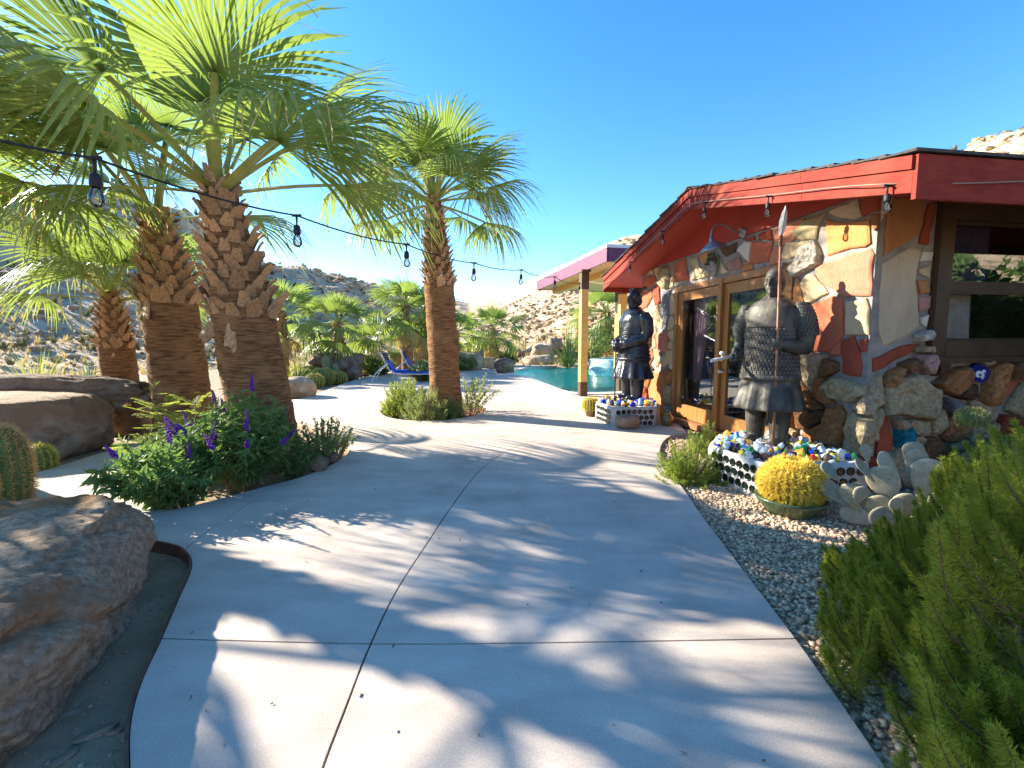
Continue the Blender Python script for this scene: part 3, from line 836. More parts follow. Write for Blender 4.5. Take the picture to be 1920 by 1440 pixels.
SOUTH = [
 (crop1, 'rust', 0, [(940, 40), (1225, 44), (1188, 280), (1138, 396), (1000, 484), (836, 580), (850, 400), (870, 200)]),
 (crop1, 'red', 0, [(1242, 104), (1300, 94), (1302, 220), (1232, 478), (1156, 466), (1166, 404), (1204, 284)]),
 (crop1, 'buff', 0, [(830, 645), (1050, 514), (1176, 512), (1138, 640), (1118, 800), (1138, 1050), (1148, 1216), (980, 1336), (834, 1380), (792, 1250), (806, 1000), (818, 800)]),
 (crop1, 'white', 0, [(1182, 534), (1278, 542), (1258, 628), (1162, 628)]), (crop1, 'tan', 0, [(1152, 692), (1268, 654), (1250, 778), (1154, 738)]),
 (crop1, 'rust', 0, [(1142, 794), (1238, 794), (1248, 908), (1162, 926)]), (crop1, 'mauve', 0, [(1142, 952), (1256, 934), (1248, 1056), (1154, 1076)]),
 (crop1, 'white', 0, [(1162, 1132), (1236, 1104), (1218, 1218), (1172, 1188)]), (crop1, 'white', 1, [(1092, 1292), (1180, 1244), (1218, 1282), (1200, 1338), (1112, 1346)]),
 (crop2, 'red', 0, [(745, 345), (900, 274), (1080, 214), (1166, 214), (1088, 288), (950, 358), (842, 426), (748, 470)]),
 (crop2, 'tan', 1, [(1102, 242), (1178, 232), (1188, 298), (1112, 288)]), (crop2, 'rose', 1, [(1112, 312), (1228, 302), (1238, 370), (1208, 488), (1180, 488), (1122, 420)]),
 (crop2, 'rust', 1, [(802, 540), (880, 452), (956, 424), (936, 478), (880, 520), (862, 596), (812, 606)]),
 (crop2, 'brown', 1, [(962, 392), (1078, 342), (1078, 450), (982, 478)]),
 (crop2, 'granite', 1, [(812, 610), (900, 512), (1100, 482), (1170, 560), (1290, 620), (1298, 780), (1220, 900), (1000, 858), (812, 848)]),
 (crop2, 'red', 0, [(792, 872), (876, 866), (926, 1080), (908, 1170), (760, 1240), (784, 1040)]),
 (crop2, 'teal', 1, [(932, 962), (1010, 934), (1048, 1030), (1000, 1148), (942, 1138)]),
 (crop2, 'tan', 1, [(886, 872), (958, 884), (988, 936), (924, 976)]),
 (crop4, 'rust', 1, [(112, 570), (250, 442), (380, 412), (418, 470), (368, 590), (268, 678), (212, 648)]),
 (crop4, 'orange', 1, [(604, 462), (680, 374), (722, 372), (708, 560), (658, 768), (602, 778), (534, 730)]),
 (crop4, 'brown', 1, [(742, 402), (860, 352), (960, 348), (1040, 380), (1020, 500), (762, 538)]),
 (crop4, 'darkbrown', 1, [(342, 572), (428, 562), (438, 680), (400, 718), (292, 690)]), (crop4, 'slate', 1, [(162, 684), (348, 742), (330, 868), (242, 828)]),
 (crop4, 'buff', 1, [(470, 350), (650, 345), (600, 400), (520, 410)]), (crop4, 'darkbrown', 1, [(90, 380), (180, 370), (190, 450), (110, 500)]),
]
fpoly, spoly = [], []
for i, (cf, c, dome, pts) in enumerate(FRONT):
    P = [tof(*cf(p)) for p in pts]; fpoly.append(P); set_stone(P, front, c, (.10 if dome else .03), dome, 100 + i)
for i, (cf, c, dome, pts) in enumerate(SOUTH):
    P = [tos(*cf(p)) for p in pts]; spoly.append(P); set_stone(P, south, c, (.14 if dome else .03), dome, 300 + i)
# the gaps get smaller stones, as the mason filled them
def pdist(x, y, P):
    d = 9.0; n = len(P)
    if in_poly(x, y, P): return 0.0
    for i in range(n):
        ax, ay = P[i]; bx, by = P[(i + 1) % n]; vx, vy = bx - ax, by - ay
        t = max(0, min(1, ((x - ax) * vx + (y - ay) * vy) / (vx * vx + vy * vy + 1e-9)))
        d = min(d, math.hypot(x - ax - t * vx, y - ay - t * vy))
    return d
def hull(P):
    P = sorted(set(P)); 
    def half(Q):
        h = []
        for p in Q:
            while len(h) > 1 and (h[-1][0] - h[-2][0]) * (p[1] - h[-2][1]) - (h[-1][1] - h[-2][1]) * (p[0] - h[-2][0]) <= 0: h.pop()
            h.append(p)
        return h[:-1]
    h = half(P) + half(P[::-1]); cx = sum(p[0] for p in h) / len(h); cy = sum(p[1] for p in h) / len(h)
    return [(cx + (x - cx) * .93, cy + (y - cy) * .93) for x, y in h]
def fill(polys, frame, ok, s0, s1, z0, z1, seed, tries, pal):
    q = random.Random(seed); cir = []
    for k in range(tries):
        x, z = q.uniform(s0, s1), q.uniform(z0, z1)
        r = min([ok(x, z)] + [pdist(x, z, P) for P in polys] + [math.hypot(x - c[0], z - c[1]) - c[2] for c in cir]) - .010
        if r < .035: continue
        cir.append((x, z, min(r, .15)))
    for k, (x, z, r) in enumerate(cir):
        m = 13; P = []
        for j in range(m):
            an = 6.283 * j / m + q.uniform(-.15, .15); t = r * .8
            while t < .34:
                px_, pz_ = x + t * math.cos(an), z + t * math.sin(an)
                if ok(px_, pz_) < .012 or any(pdist(px_, pz_, Q) < .012 for Q in polys) or any(math.hypot(px_ - c[0], pz_ - c[1]) - c[2] < t - r + .012 for c in cir if c[0] != x and abs(c[0] - x) < .8): break
                t += .012
            P.append((x + t * math.cos(an), z + t * math.sin(an)))
        low = z < .95
        P = hull(P)
        set_stone(P, frame, q.choice(pal[0] if low else pal[1]), (.08 if low else .028), 1 if low else 0, seed * 1000 + k)
def okf(x, z):
    d = min(x, LEN - x, z + .05, 2.955 - z)
    if D0 - .02 < x < D1 + .02 and z < DZ: return -1
    if z < DZ: d = min(d, abs(x - D0) if x < D0 else abs(x - D1))
    else: d = min(d, z - DZ)
    return d
def oks(x, z):
    d = min(x, 3.6 - x, z + .05, 2.95 - z)
    if WB0 - .08 < x < WB1 + .08 and z > WZ0 - .06: return -1
    if z > WZ0 - .06: d = min(d, abs(x - WB0 + .08) if x < WB0 else abs(x - WB1 - .08))
    else: d = min(d, WZ0 - .06 - z)
    return d
pal = (['rust', 'granite', 'brown', 'tan', 'red'], ['coral', 'cream', 'tan', 'pink', 'rust'])
fill(fpoly, front, okf, 0, LEN, 0, 2.95, 3, 420, pal)
fill(spoly, south, oks, 0, 3.6, 0, 2.95, 4, 420, pal)
# blue glazed tile with a white blossom
tp = [tos(*crop4(p)) for p in [(430, 420), (480, 390), (540, 410), (590, 450), (570, 520), (520, 565), (450, 540), (420, 480)]]
M_tile = mat('blue_tile', (.012, .02, .16), (.02, .03, .22), rough=.15, scale=9, coat=.5)
mb = MB(); mb.prism([south(p[0], .02, p[1]) for p in tp], -U * .05)
tile = mb.build('glazed_tile', M_tile, None); tag(tile, 'dark blue glazed tile with white round petals set below the brown window', 'tile')
cs = [tos(*crop4(p)) for p in [(478, 482), (524, 466), (516, 508)]]
for (s_, z_), r_ in zip(cs, (.036, .027, .022)):
    mb = MB(); mb.prism([south(s_ + r_ * math.cos(k * .5236), .072, z_ + r_ * math.sin(k * .5236)) for k in range(12)], -U * .004)
    pt = mb.build('petal', mat('white_glaze', (.75, .76, .78), (.8, .8, .82), rough=.2), tile)
    mb = MB(); r2 = r_ * .38; s_ += r_ * .35; z_ -= r_ * .25; mb.prism([south(s_ + r2 * math.cos(k * .5236), .0765, z_ + r2 * math.sin(k * .5236)) for k in range(12)], -U * .002)
    mb.build('petal_eye', M_tile, pt)

# ---------------- gooseneck lamp under the rake
M_lamp = mat('grey_enamel', (.20, .20, .21), (.28, .28, .29), rough=.35, metal=.6, scale=8)
aL = 2.06
wl = H(aL, 0, 0); 
lamp = thing('barn_lamp', 'grey metal gooseneck barn lamp under the red gable soffit', 'lamp', H(aL, 0, 3.0))
mp_ = dp(1356, 432, H(aL - .15, -.05, 0).y); zc = 3.02
mb = MB(); c0 = H(aL, -.005, zc); mb.tube([c0, c0 - W * .02, c0 - W * .05], [.085, .085, .05], 18); mb.build('mount', M_lamp, lamp)
mb = MB(); arc = [H(aL, -.04, zc), H(aL + .02, -.14, zc + .02), H(aL + .05, -.26, zc + .10), H(aL + .08, -.36, zc + .12), H(aL + .10, -.43, zc + .05), H(aL + .10, -.45, zc - .06)]
mb.tube(smooth_line(arc, 5), .013, 8); mb.build('gooseneck', M_lamp, lamp)
mb = MB(); cc = H(aL + .10, -.45, zc - .05)
rot = Matrix.Rotation(R(-16), 3, U)
prof = [(.018, 0), (.028, -.01), (.03, -.05), (.045, -.07), (.10, -.10), (.165, -.145), (.185, -.185), (.183, -.19), (.16, -.15), (.09, -.105), (.03, -.085)]
rings = [[cc + rot @ Vector((r_ * math.cos(6.2832 * k / 28), r_ * math.sin(6.2832 * k / 28), z_)) for k in range(28)] for r_, z_ in prof]
mb.loft(rings, False, 0, True); sh = mb.build('shade', M_lamp, lamp, fix=False)
mb = MB(); mb.ell(cc + rot @ Vector((0, 0, -.13)), (.035, .035, .05)); mb.build('bulb', mat('frosted_bulb', (.7, .7, .68), (.75, .75, .72), rough=.2), sh)

# mask with a shell-like wreath over the doors
mk = H(2.72, -.02, 2.66); mk = H(tof(*crop3((705, 350)))[0], -.03, tof(*crop3((705, 350)))[1])
mask = thing('wall_mask', 'carved dark mask with a leafy crown above the glazed doors', 'mask', mk)
mb = MB(); rt = HR
mb.ell(mk + Vector((0, 0, -.06)), (.085, .06, .13), rot=rt); mb.ell(mk - W * .06 + Vector((0, 0, -.07)), (.018, .03, .045), rot=rt)
for s in (-1, 1): mb.ell(mk - W * .05 + U * s * .035 + Vector((0, 0, -.03)), (.02, .015, .012), rot=rt)
mb.ell(mk - W * .045 + Vector((0, 0, -.125)), (.035, .02, .012), rot=rt)
mb.build('face', mat('mask_stone', (.20, .18, .15), (.42, .40, .35), rough=.8, scale=20), mask)
q = random.Random(8); mb = MB()
for k in range(46):
    an = q.uniform(-.35, math.pi + .35); r_ = q.uniform(.05, .17)
    p = mk + U * math.cos(an) * r_ * 1.0 + Vector((0, 0, .02 + math.sin(an) * r_ * 1.0)) - W * q.uniform(.0, .07)
    mb.ell(p, (.014, .014, .024), rot=Matrix.Rotation(q.random() * 6, 3, 'X'), nu=6, nv=4)
mb.build('leafy_crown', mat('dark_leaves', (.045, .04, .02), (.12, .10, .05), rough=.7, scale=30), mask)
mb = MB(); mb.tube(smooth_line([mk + U * .17 + Vector((0, 0, -.05)) - W * .03, mk + U * .14 + Vector((0, 0, .11)) - W * .04, mk + Vector((0, 0, .19)) - W * .04, mk - U * .14 + Vector((0, 0, .11)) - W * .04, mk - U * .17 + Vector((0, 0, -.05)) - W * .03], 5), .008, 6)
mb.build('hoop', mat('green_wire', (.12, .20, .06), (.18, .27, .1), rough=.5), mask)

# ---------------- patio cover with purple fascia on posts
PC = Vector((2.24, 11.0, 0)); PU = Vector((-.208, .978, 0)).normalized(); PW = Vector((PU.y, -PU.x, 0))
def K(a, b, z): return PC + PU * a + PW * b + Vector((0, 0, z))
def kbox(mb, a0, a1, b0, b1, z0, z1, mi=0):
    mb.hexa([K(a0, b0, z0), K(a1, b0, z0), K(a1, b1, z0), K(a0, b1, z0), K(a0, b0, z1), K(a1, b0, z1), K(a1, b1, z1), K(a0, b1, z1)], mi)
cover = thing('patio_cover', 'flat patio roof with purple fascia and yellow wood ceiling beside the pool', 'patio cover', PC)
M_purple = mat('purple_paint', (.13, .032, .08), (.17, .045, .105), rough=.55, scale=3, bump=.1)
M_yellow = mat('yellow_pine', (.62, .36, .10), (.74, .46, .15), rough=.5, scale=2.5, stretch=(1, 8, 8), bump=.08)
PL = 6.3
for k in range(22):
    mb = MB(); kbox(mb, .03 + k * (PL - .06) / 22, .03 + (k + 1) * (PL - .06) / 22 - .006, .03, 4.97, 3.36, 3.385); mb.build('ceiling_board', M_yellow, cover)
mb = MB(); kbox(mb, .03, PL - .03, .03, 4.97, 3.39, 3.70); mb.build('roof', mat('white_roofing', (.70, .70, .72), (.78, .78, .8), rough=.8), cover)
for d in ((0, PL, -.02, .02), (-.02, .02, .021, 5.0), (PL - .02, PL + .02, .021, 5.0)):
    mb = MB(); kbox(mb, *d, 3.34, 3.66); mb.build('fascia_board', M_purple, cover)
for d in ((-.03, PL + .03, -.035, .04), (-.035, .04, .041, 5.0)):
    mb = MB(); kbox(mb, *d, 3.662, 3.74); mb.build('drip_edge', mat('white_metal', (.75, .75, .78), (.8, .8, .82), rough=.4), cover)
pb = gp(1092, 742); pb2 = dp(1164, 700, 13.6)
for i, (px_, py_) in enumerate(((pb.x, pb.y), (pb2.x, pb2.y), (pb.x + 1.9, pb.y + 4.2))):
    mb = MB(); w = .105
    rm = Matrix.Rotation(math.atan2(PU.y, PU.x), 3, 'Z')
    mb.box((px_, py_, 1.62), (.19, .19, 2.5), rm); po = mb.build('post', M_yellow, cover)
    mb = MB(); mb.box((px_, py_, .19), (.205, .205, .38), rm); mb.build('post_base', mat('brown_steel', (.09, .055, .035), (.13, .08, .05), rough=.5, metal=.4), po)
    mb = MB(); mb.box((px_, py_, 3.07), (.205, .205, .46), rm); mb.box((px_, py_, 3.315), (.34, .25, .06), rm); mb.build('post_cap', MATS['brown_steel'], po)
mb = MB(); 
p0 = K(-.0, .75, 0); kbox(mb, .1, PL - .1, .55, .75, 3.2, 3.355); mb.build('beam', M_yellow, cover)
# ================================================================== palms
M_frond = mat('palm_green', (0.11, 0.175, 0.04), (0.20, 0.26, 0.075), rough=0.40, scale=6, objvar=0.25, trans=0.40, tcol=(0.34, 0.46, 0.085), spec=0.5)
M_straw = mat('palm_straw', (0.42, 0.32, 0.13), (0.58, 0.46, 0.22), rough=0.7, scale=6, objvar=0.2, trans=0.35, tcol=(0.6, 0.47, 0.2))
M_stalk = mat('palm_stalk', (0.20, 0.25, 0.05), (0.32, 0.33, 0.09), rough=0.45, scale=5, objvar=0.15)
M_trunk = mat('palm_trunk', (0.17, 0.075, 0.034), (0.50, 0.265, 0.122), rough=0.95, spec=.15, contrast=(.38, .62), scale=5.0, stretch=(1.0, 1.0, 12), bump=1.0, bscale=9, bdist=0.05,
              c3=(0.52, 0.28, 0.13), c3scale=3.5, c3range=(0.52, 0.75), detail=10)
M_boot = mat('leaf_base', (0.28, 0.15, 0.07), (0.54, 0.34, 0.18), rough=0.75, scale=7, objvar=0.3, bump=0.35, bscale=30, stretch=(1, 1, 1))
M_bootcut = mat('leaf_base_cut', (0.42, 0.28, 0.16), (0.52, 0.36, 0.21), rough=0.8, scale=12, objvar=0.25)

def frond_mesh(name, seed, Lp, Lb, nseg, droop, fan, fold, threads, straw=False, stalkw=0.035):
    """fan leaf: stalk along +x, blade spread in the xy plane, tips hang to -z"""
    q = random.Random(seed); mb = MB()
    bend = droop * .10
    def stalk(t): return Vector((Lp * t, 0, -bend * Lp * t * t))
    pts = [stalk(k / 5) for k in range(6)]
    # flat stalk
    rings = []
    for k, p in enumerate(pts):
        w = stalkw * (1.15 - .55 * k / 5)
        rings.append([p + Vector((0, -w, .010)), p + Vector((0, 0, -.014)), p + Vector((0, w, .010)), p + Vector((0, 0, .008))])
    mb.loft(rings, True, 1, False)
    hub = pts[-1]
    steps = [0, .16, .34, .52, .68, .84, 1.0]
    for i in range(nseg):
        u = (i + .5) / nseg * 2 - 1
        th = u * fan
        L = Lb * (.72 + .28 * math.cos(th * .75)) * q.uniform(.93, 1.05)
        dth = fan * 2 / nseg
        side_sag = fold * abs(u) ** 1.5
        dr = droop * q.uniform(.75, 1.3)
        tw = q.uniform(-.06, .06)
        hang = q.random() < .16 + droop * .35
        rows = []
        for t in steps:
            r = L * t
            if t <= .52: hw = .5 * dth * max(r, .02) * .98
            else: hw = .5 * dth * L * .52 * (1 - ((t - .52) / .48)) ** .8
            hw = max(hw, .0012)
            a = th + tw * t
            drop = dr * L * (.10 * t * t + .95 * max(0, t - .45) ** 2 * (1.9 if hang else 1.0)) + side_sag * r * .55
            reach = r * (1 - .25 * dr * max(0, t - .4))
            c = hub + Vector((math.cos(a) * reach, math.sin(a) * reach, -drop - bend * .6 * r))
            s = Vector((-math.sin(a), math.cos(a), 0))
            rz_ = (.22 * hw if t < .8 else 0)
            rows.append((c - s * hw, c + Vector((0, 0, rz_ + .003)), c + s * hw))
        V = [p for r_ in rows for p in r_]; F = []
        for k in range(len(rows) - 1):
            for j in range(2):
                o = k * 3 + j; F.append((o, o + 1, o + 4, o + 3))
        mb.add(V, F, 2 if straw else 0, False)
        if threads and q.random() < threads:
            k0 = q.choice((3, 4)); p = Vector(rows[k0][2]); ln = L * q.uniform(.25, .5); w = .003
            pts2 = [p]; dv = (Vector(rows[k0][1]) - hub).normalized() * .5
            for k in range(5):
                dv = (dv + Vector((q.uniform(-.35, .35), q.uniform(-.35, .35), -.45))).normalized(); pts2.append(pts2[-1] + dv * ln / 5)
            V = []; 
            for p_ in pts2: V += [p_ - Vector((0, w, 0)), p_ + Vector((w, w, 0))]
            mb.add(V, [(2 * k, 2 * k + 1, 2 * k + 3, 2 * k + 2) for k in range(5)], 2, False)
    me = mb.mesh(name)
    for m in (M_frond, M_stalk, M_straw): me.materials.append(m)
    return me
FR = {}
def frond(kind, v, hi=True):
    key = (kind, v, hi)
    if key in FR: return FR[key]
    n = 44 if hi else 26
    seed = hash((kind, v, hi)) % 1000 if False else {'up': 1, 'mid': 2, 'low': 3, 'dead': 4}[kind] * 100 + v * 7 + (1 if hi else 0)
    prm = {'up': (.55, .85, .18, 1.55, .10, .12), 'mid': (.80, 1.0, .50, 1.75, .25, .22), 'low': (.88, 1.0, .85, 1.75, .45, .35), 'dead': (.85, .9, 1.3, 1.3, .9, .3)}[kind]
    FR[key] = frond_mesh('frond_' + kind, seed, prm[0], prm[1], n, prm[2], prm[3], prm[4], prm[5] if hi else 0, straw=(kind == 'dead'))
    return FR[key]

def boot_mesh(seed):
    q = random.Random(seed); mb = MB()
    # a cut leaf base: wide clasping foot, tapering, cut off square, curved outwards
    n = 5; rows = []
    hgt = 1.0
    for k, (z, w, o) in enumerate([(0, .62, 0.0), (.35, .56, .05), (.70, .44, .16), (1.0, .33 + q.uniform(-.05, .05), .34 + q.uniform(-.06, .08))]):
        rows.append([Vector((o - .12 * (u * 2 - 1) ** 2 * (1 - .4 * z), (u * 2 - 1) * w, z + (q.uniform(-.10, .10) if k == 3 else 0))) for u in [j / n for j in range(n + 1)]])
    th = .13
    V = [p for r_ in rows for p in r_] + [p - Vector((th * (1 - .3 * (k / 3)), 0, -.02)) for k, r_ in enumerate(rows) for p in r_]
    m = n + 1; N = 4 * m; F = []; MI = []
    for k in range(3):
        for j in range(n):
            a = k * m + j; F.append((a, a + 1, a + m + 1, a + m)); F.append((N + a, N + a + m, N + a + m + 1, N + a + 1))
        a = k * m; F.append((a, a + m, N + a + m, N + a)); a = k * m + n; F.append((a, N + a, N + a + m, a + m))
    mb.add(V, F, 0, False)
    mb.add([V[3 * m + j] for j in range(m)] + [V[N + 3 * m + j] for j in range(m)], [(j, j + 1, m + j + 1, m + j) for j in range(n)], 1, False)
    me = mb.mesh('leaf_base'); me.materials.append(M_boot); me.materials.append(M_bootcut); return me
BOOTS = [boot_mesh(k) for k in range(6)]

def palm(label, base, top, r0, r1, bz, nf, fs, seed, name='fan_palm', group=None, hi=True, boots=True, bulge=1.0, skirt=0, rowh=.105, elmax=82, elmin=-38, bootw=.115, spread=None, straw_bias=0.0, skip=()):
    q = random.Random(seed); frs = []
    base = Vector(base); top = Vector(top)
    t_ = thing(name, label, 'palm tree', base, group)
    Ht = top.z - base.z
    mid_ = base.lerp(top, .5) + Vector(((base.x - top.x) * .10, 0, 0))
    def axis(z):
        t = max(0, min(1, (z - base.z) / Ht)); return base * (1 - t) ** 2 + mid_ * 2 * t * (1 - t) + top * t * t
    zb = bz - base.z
    def rad(z):
        h = max(0.0, z - base.z)
        if h < zb:
            r = r0 + (r1 - r0) * (h / zb) ** .8
            return r * (1 + .22 * math.exp(-h / .22))
        return r1 * (1.0 - .52 * max(0.0, min(1.0, (h - zb) / (Ht - zb))) ** 1.1)
    nz = int(Ht / (.045 if hi else .12)); n = 36 if hi else 14; rings = []
    for k in range(nz + 1):
        z = base.z - .06 + (Ht + .10) * k / nz; c = axis(z); r = rad(z); ring = []
        for j in range(n):
            a = 2 * math.pi * j / n
            w = 1 + .05 * noise.noise(Vector((math.cos(a) * 1.5, math.sin(a) * 1.5, z * 9 + seed))) + .03 * noise.noise(Vector((a * 4, z * 25, seed)))
            if (k % 2): w *= .985
            ring.append(Vector((c.x + math.cos(a) * r * w, c.y + math.sin(a) * r * w, z)))
        rings.append(ring)
    mb = MB(); mb.loft(rings, True, 0, True); mb.build('trunk', M_trunk, t_, fix=False)
    bmats = []
    if boots:
        z = bz; row = 0
        jm = MB()
        while z < top.z - .02:
            r = rad(z); c = axis(z); cnt = max(6, int(2 * math.pi * r / (bootw * 1.75)))
            f = (z - bz) / (top.z - bz)
            for j in range(cnt):
                a = 2 * math.pi * (j + .5 * (row % 2)) / cnt + q.uniform(-.1, .1)
                sc = bootw * q.uniform(.85, 1.2) * (1.0 - .25 * f)
                hh = sc * q.uniform(1.3, 1.8)
                tilt = R(q.uniform(6, 26))
                m = Matrix.Translation(Vector((c.x + math.cos(a) * (r * .96), c.y + math.sin(a) * (r * .96), z + q.uniform(-.02, .02)))) @ Matrix.Rotation(a, 4, 'Z') @ Matrix.Rotation(q.uniform(-.35, .35), 4, 'X') @ Matrix.Rotation(tilt, 4, 'Y') @ Matrix.Diagonal((sc * 1.1, sc, hh, 1))
                bmats.append(m)
            z += rowh * (1 - .2 * f); row += 1
        if hi:
            for j in range(7):
                a = 2 * math.pi * j / 7 + q.uniform(-.3, .3); r = rad(bz); c = axis(bz); sc = bootw * q.uniform(1.5, 2.1)
                bmats.insert(0, Matrix.Translation(Vector((c.x + math.cos(a) * r * .97, c.y + math.sin(a) * r * .97, bz + q.uniform(-.02, .08)))) @ Matrix.Rotation(a, 4, 'Z') @ Matrix.Rotation(q.uniform(-.9, .9), 4, 'X') @ Matrix.Rotation(R(q.uniform(-2, 38)), 4, 'Y') @ Matrix.Diagonal((sc * .9, sc * .8, sc * 1.3 * q.choice((1, 1, -1)), 1)))
            for m in bmats[:300]:
                o = bpy.data.objects.new('leaf_base', q.choice(BOOTS)); COL.objects.link(o)
                o.parent = t_; o.matrix_parent_inverse = world_of(t_).inverted(); o.matrix_basis = m
        else:
            for m in bmats:
                me = BOOTS[0]; jm.add([m @ v.co for v in me.vertices], [tuple(p.vertices) for p in me.polygons])
            jm.build('leaf_bases', M_boot, t_, fix=False)
    # crown
    cz = axis(top.z)
    for k in range(nf + skirt):
        f = k / max(1, nf - 1)
        az = k * 2.39996 + q.uniform(-.25, .25)
        if spread: az = spread(k, az, q)
        dead = k >= nf
        el = R(elmax + (elmin - elmax) * f ** .9 + q.uniform(-8, 8)) if not dead else R(q.uniform(-72, -50))
        kind = 'dead' if dead else ('up' if f < .28 else ('mid' if f < .68 else 'low'))
        if not dead and q.random() < straw_bias: kind = 'dead'
        o = bpy.data.objects.new('frond', frond(kind, q.randrange(3), hi)); COL.objects.link(o); frs.append(o)
        o.parent = t_; o.matrix_parent_inverse = world_of(t_).inverted()
        s = fs * q.uniform(.88, 1.1) * (.8 + .25 * min(1, f * 2))
        st = cz + Vector((math.cos(az), math.sin(az), 0)) * r1 * .32 + Vector((0, 0, .10 - .22 * f))
        o.matrix_basis = Matrix.Translation(st) @ Matrix.Rotation(az, 4, 'Z') @ Matrix.Rotation(-el, 4, 'Y') @ Matrix.Rotation(q.uniform(-.4, .4), 4, 'X') @ Matrix.Scale(s, 4)
    for k in skip: bpy.data.objects.remove(frs[k])
    return t_

# the four near palms
bA = gp(505, 860); tA = dp(408, 345, 5.72)
palm('stout fan palm with shaggy cut leaf bases rising from the purple salvia', (bA.x, bA.y, -.09), tA, .385, .36, 1.75, 19, 1.42, 3, rowh=.115, bootw=.135, elmax=84, elmin=12, skip=(14, 4, 5))
bB = gp(352, 817); tB = dp(292, 400, 7.15)
palm('stout fan palm leaning away behind the yellow flowering shrub', (bB.x, bB.y, -.09), tB, .40, .375, 2.03, 15, 1.42, 5, rowh=.11, bootw=.13, skirt=0, elmax=85, elmin=12, skip=(0, 1, 3, 8, 13))
bC = gp(238, 803); tC = dp(205, 552, 7.75)
palm('short orange trunked fan palm beside the long split boulder', (bC.x, bC.y, -.09), tC, .255, .25, 1.38, 14, 1.0, 8, rowh=.085, bootw=.09, elmax=84, elmin=8)
bD = gp(838, 776); tD = dp(812, 372, 9.29)
palm('tall fan palm standing in the round bed of grey green shrubs', (bD.x, bD.y, -.09), tD, .32, .295, 2.55, 31, 1.11, 12, rowh=.105, bootw=.10, elmax=88, elmin=-8)
# the palms further back
def bpalm(label, x, y, depth, ytop, tw, fs, seed, nf=22, elmin=-35, skirt=3, boot=.35, hi=False, name='fan_palm', straw_bias=0.0):
    b = dp(x, y, depth); b.z = terrain_z(b.x, b.y, False) if depth > 26 else -.09; t = dp(x - 3, ytop, depth); r = tw / FPX * depth / 2
    return palm(label, b, t, r, r * .95, b.z + (t.z - b.z) * boot, nf, fs, seed, 'fan_palm', None, hi, True, 1, skirt, .12, 85, elmin, .12, straw_bias=straw_bias)
bpalm('young fan palm with bushy crown behind the columnar cacti', 637, 690, 19.0, 606, 27, 1.12, 21, 26)
bpalm('slim tall fan palm behind the blue loungers', 764, 690, 21.0, 572, 22, 1.05, 22, 26)
bpalm('shaggy fan palm half hidden behind the slim one by the loungers', 800, 690, 22.5, 590, 18, 1.15, 23, 22, skirt=9)
bpalm('little fan palm behind the grey boulder right of the round bed', 858, 690, 24.0, 622, 15, .95, 24, 18)
bpalm('dark trunked fan palm by the palisade of yellow posts', 927, 690, 27.0, 616, 16, 1.25, 25, 22)
bpalm('fan palm rising behind the yellow patio post', 1140, 680, 30.0, 585, 20, 1.5, 26, 22, skirt=5)
bpalm('low fan palm crown behind the rounded boulders', 700, 692, 24.0, 652, 18, 1.25, 27, 18, elmin=-20, skirt=2)
bpalm('fan palm seen between the stout trunk and the rock bed', 530, 700, 17.0, 585, 24, 1.0, 28, 18, skirt=5)
palm('spreading fan palm at the far left edge of the garden', (-6.7, 5.1, -.09), (-7.0, 5.15, 3.5), .3, .29, 1.2, 18, 1.25, 30, elmax=84, elmin=2, bootw=.11)

# ================================================================== boulders
M_granite = mat('granite', (0.235, 0.155, 0.10), (0.44, 0.32, 0.22), rough=0.92, scale=5, bump=0.9, bscale=22, bdist=0.03, c3=(0.27, 0.165, 0.095), c3scale=1.3, c3range=(0.56, 0.68), detail=12)
M_granite_d = mat('dark_granite', (0.13, 0.085, 0.06), (0.30, 0.215, 0.15), rough=0.92, scale=4, bump=0.9, bscale=18, bdist=0.04, detail=12)
M_granite_l = mat('pale_granite', (0.34, 0.255, 0.175), (0.54, 0.43, 0.31), rough=0.92, scale=4, bump=0.8, bscale=16, bdist=0.04, detail=12, c3=(0.25, 0.17, 0.11), c3scale=1.6)
M_bigrock = mat('weathered_granite', (0.30, 0.205, 0.13), (0.60, 0.46, 0.33), rough=0.95, scale=26, bump=1.0, bscale=38, bdist=0.05, c3=(0.36, 0.19, 0.09), c3scale=1.1, c3range=(0.57, 0.66), detail=14, spec=.2)
def boulder_mesh(dims, seed, sub=4, rough=.18, crack=0.0, flat=0.0, expo=2.6):
    bm = bmesh.new(); bmesh.ops.create_icosphere(bm, subdivisions=sub, radius=1.0)
    o = Vector((seed * 3.7, seed * 1.3, 0))
    for v in bm.verts:
        p = v.co.copy()
        k = (abs(p.x) ** expo + abs(p.y) ** expo + abs(p.z) ** expo) ** (-1 / expo)
        p *= k
        d = 1 + rough * noise.fractal(p * 1.1 + o, 1.0, 2.0, 3) + rough * .35 * noise.fractal(p * 4 + o, 1.0, 2.0, 4)
        d += rough * .16 * noise.fractal(p * 11 + o, .8, 2.0, 4)
        f = noise.voronoi(p * 1.3 + o)[0]
        d -= rough * .9 * max(0, .12 - (f[1] - f[0])) * 2
        p *= d
        if crack: p -= p.normalized() * crack * max(0, 1 - abs(noise.noise(p * 1.2 + o * 2)) * 9)
        if flat and p.z > flat: p.z = flat + (p.z - flat) * .35
        v.co = Vector((p.x * dims[0] / 2, p.y * dims[1] / 2, p.z * dims[2] / 2))
    me = bpy.data.meshes.new('boulder'); bm.to_mesh(me); bm.free()
    me.polygons.foreach_set('use_smooth', [True] * len(me.polygons)); return me
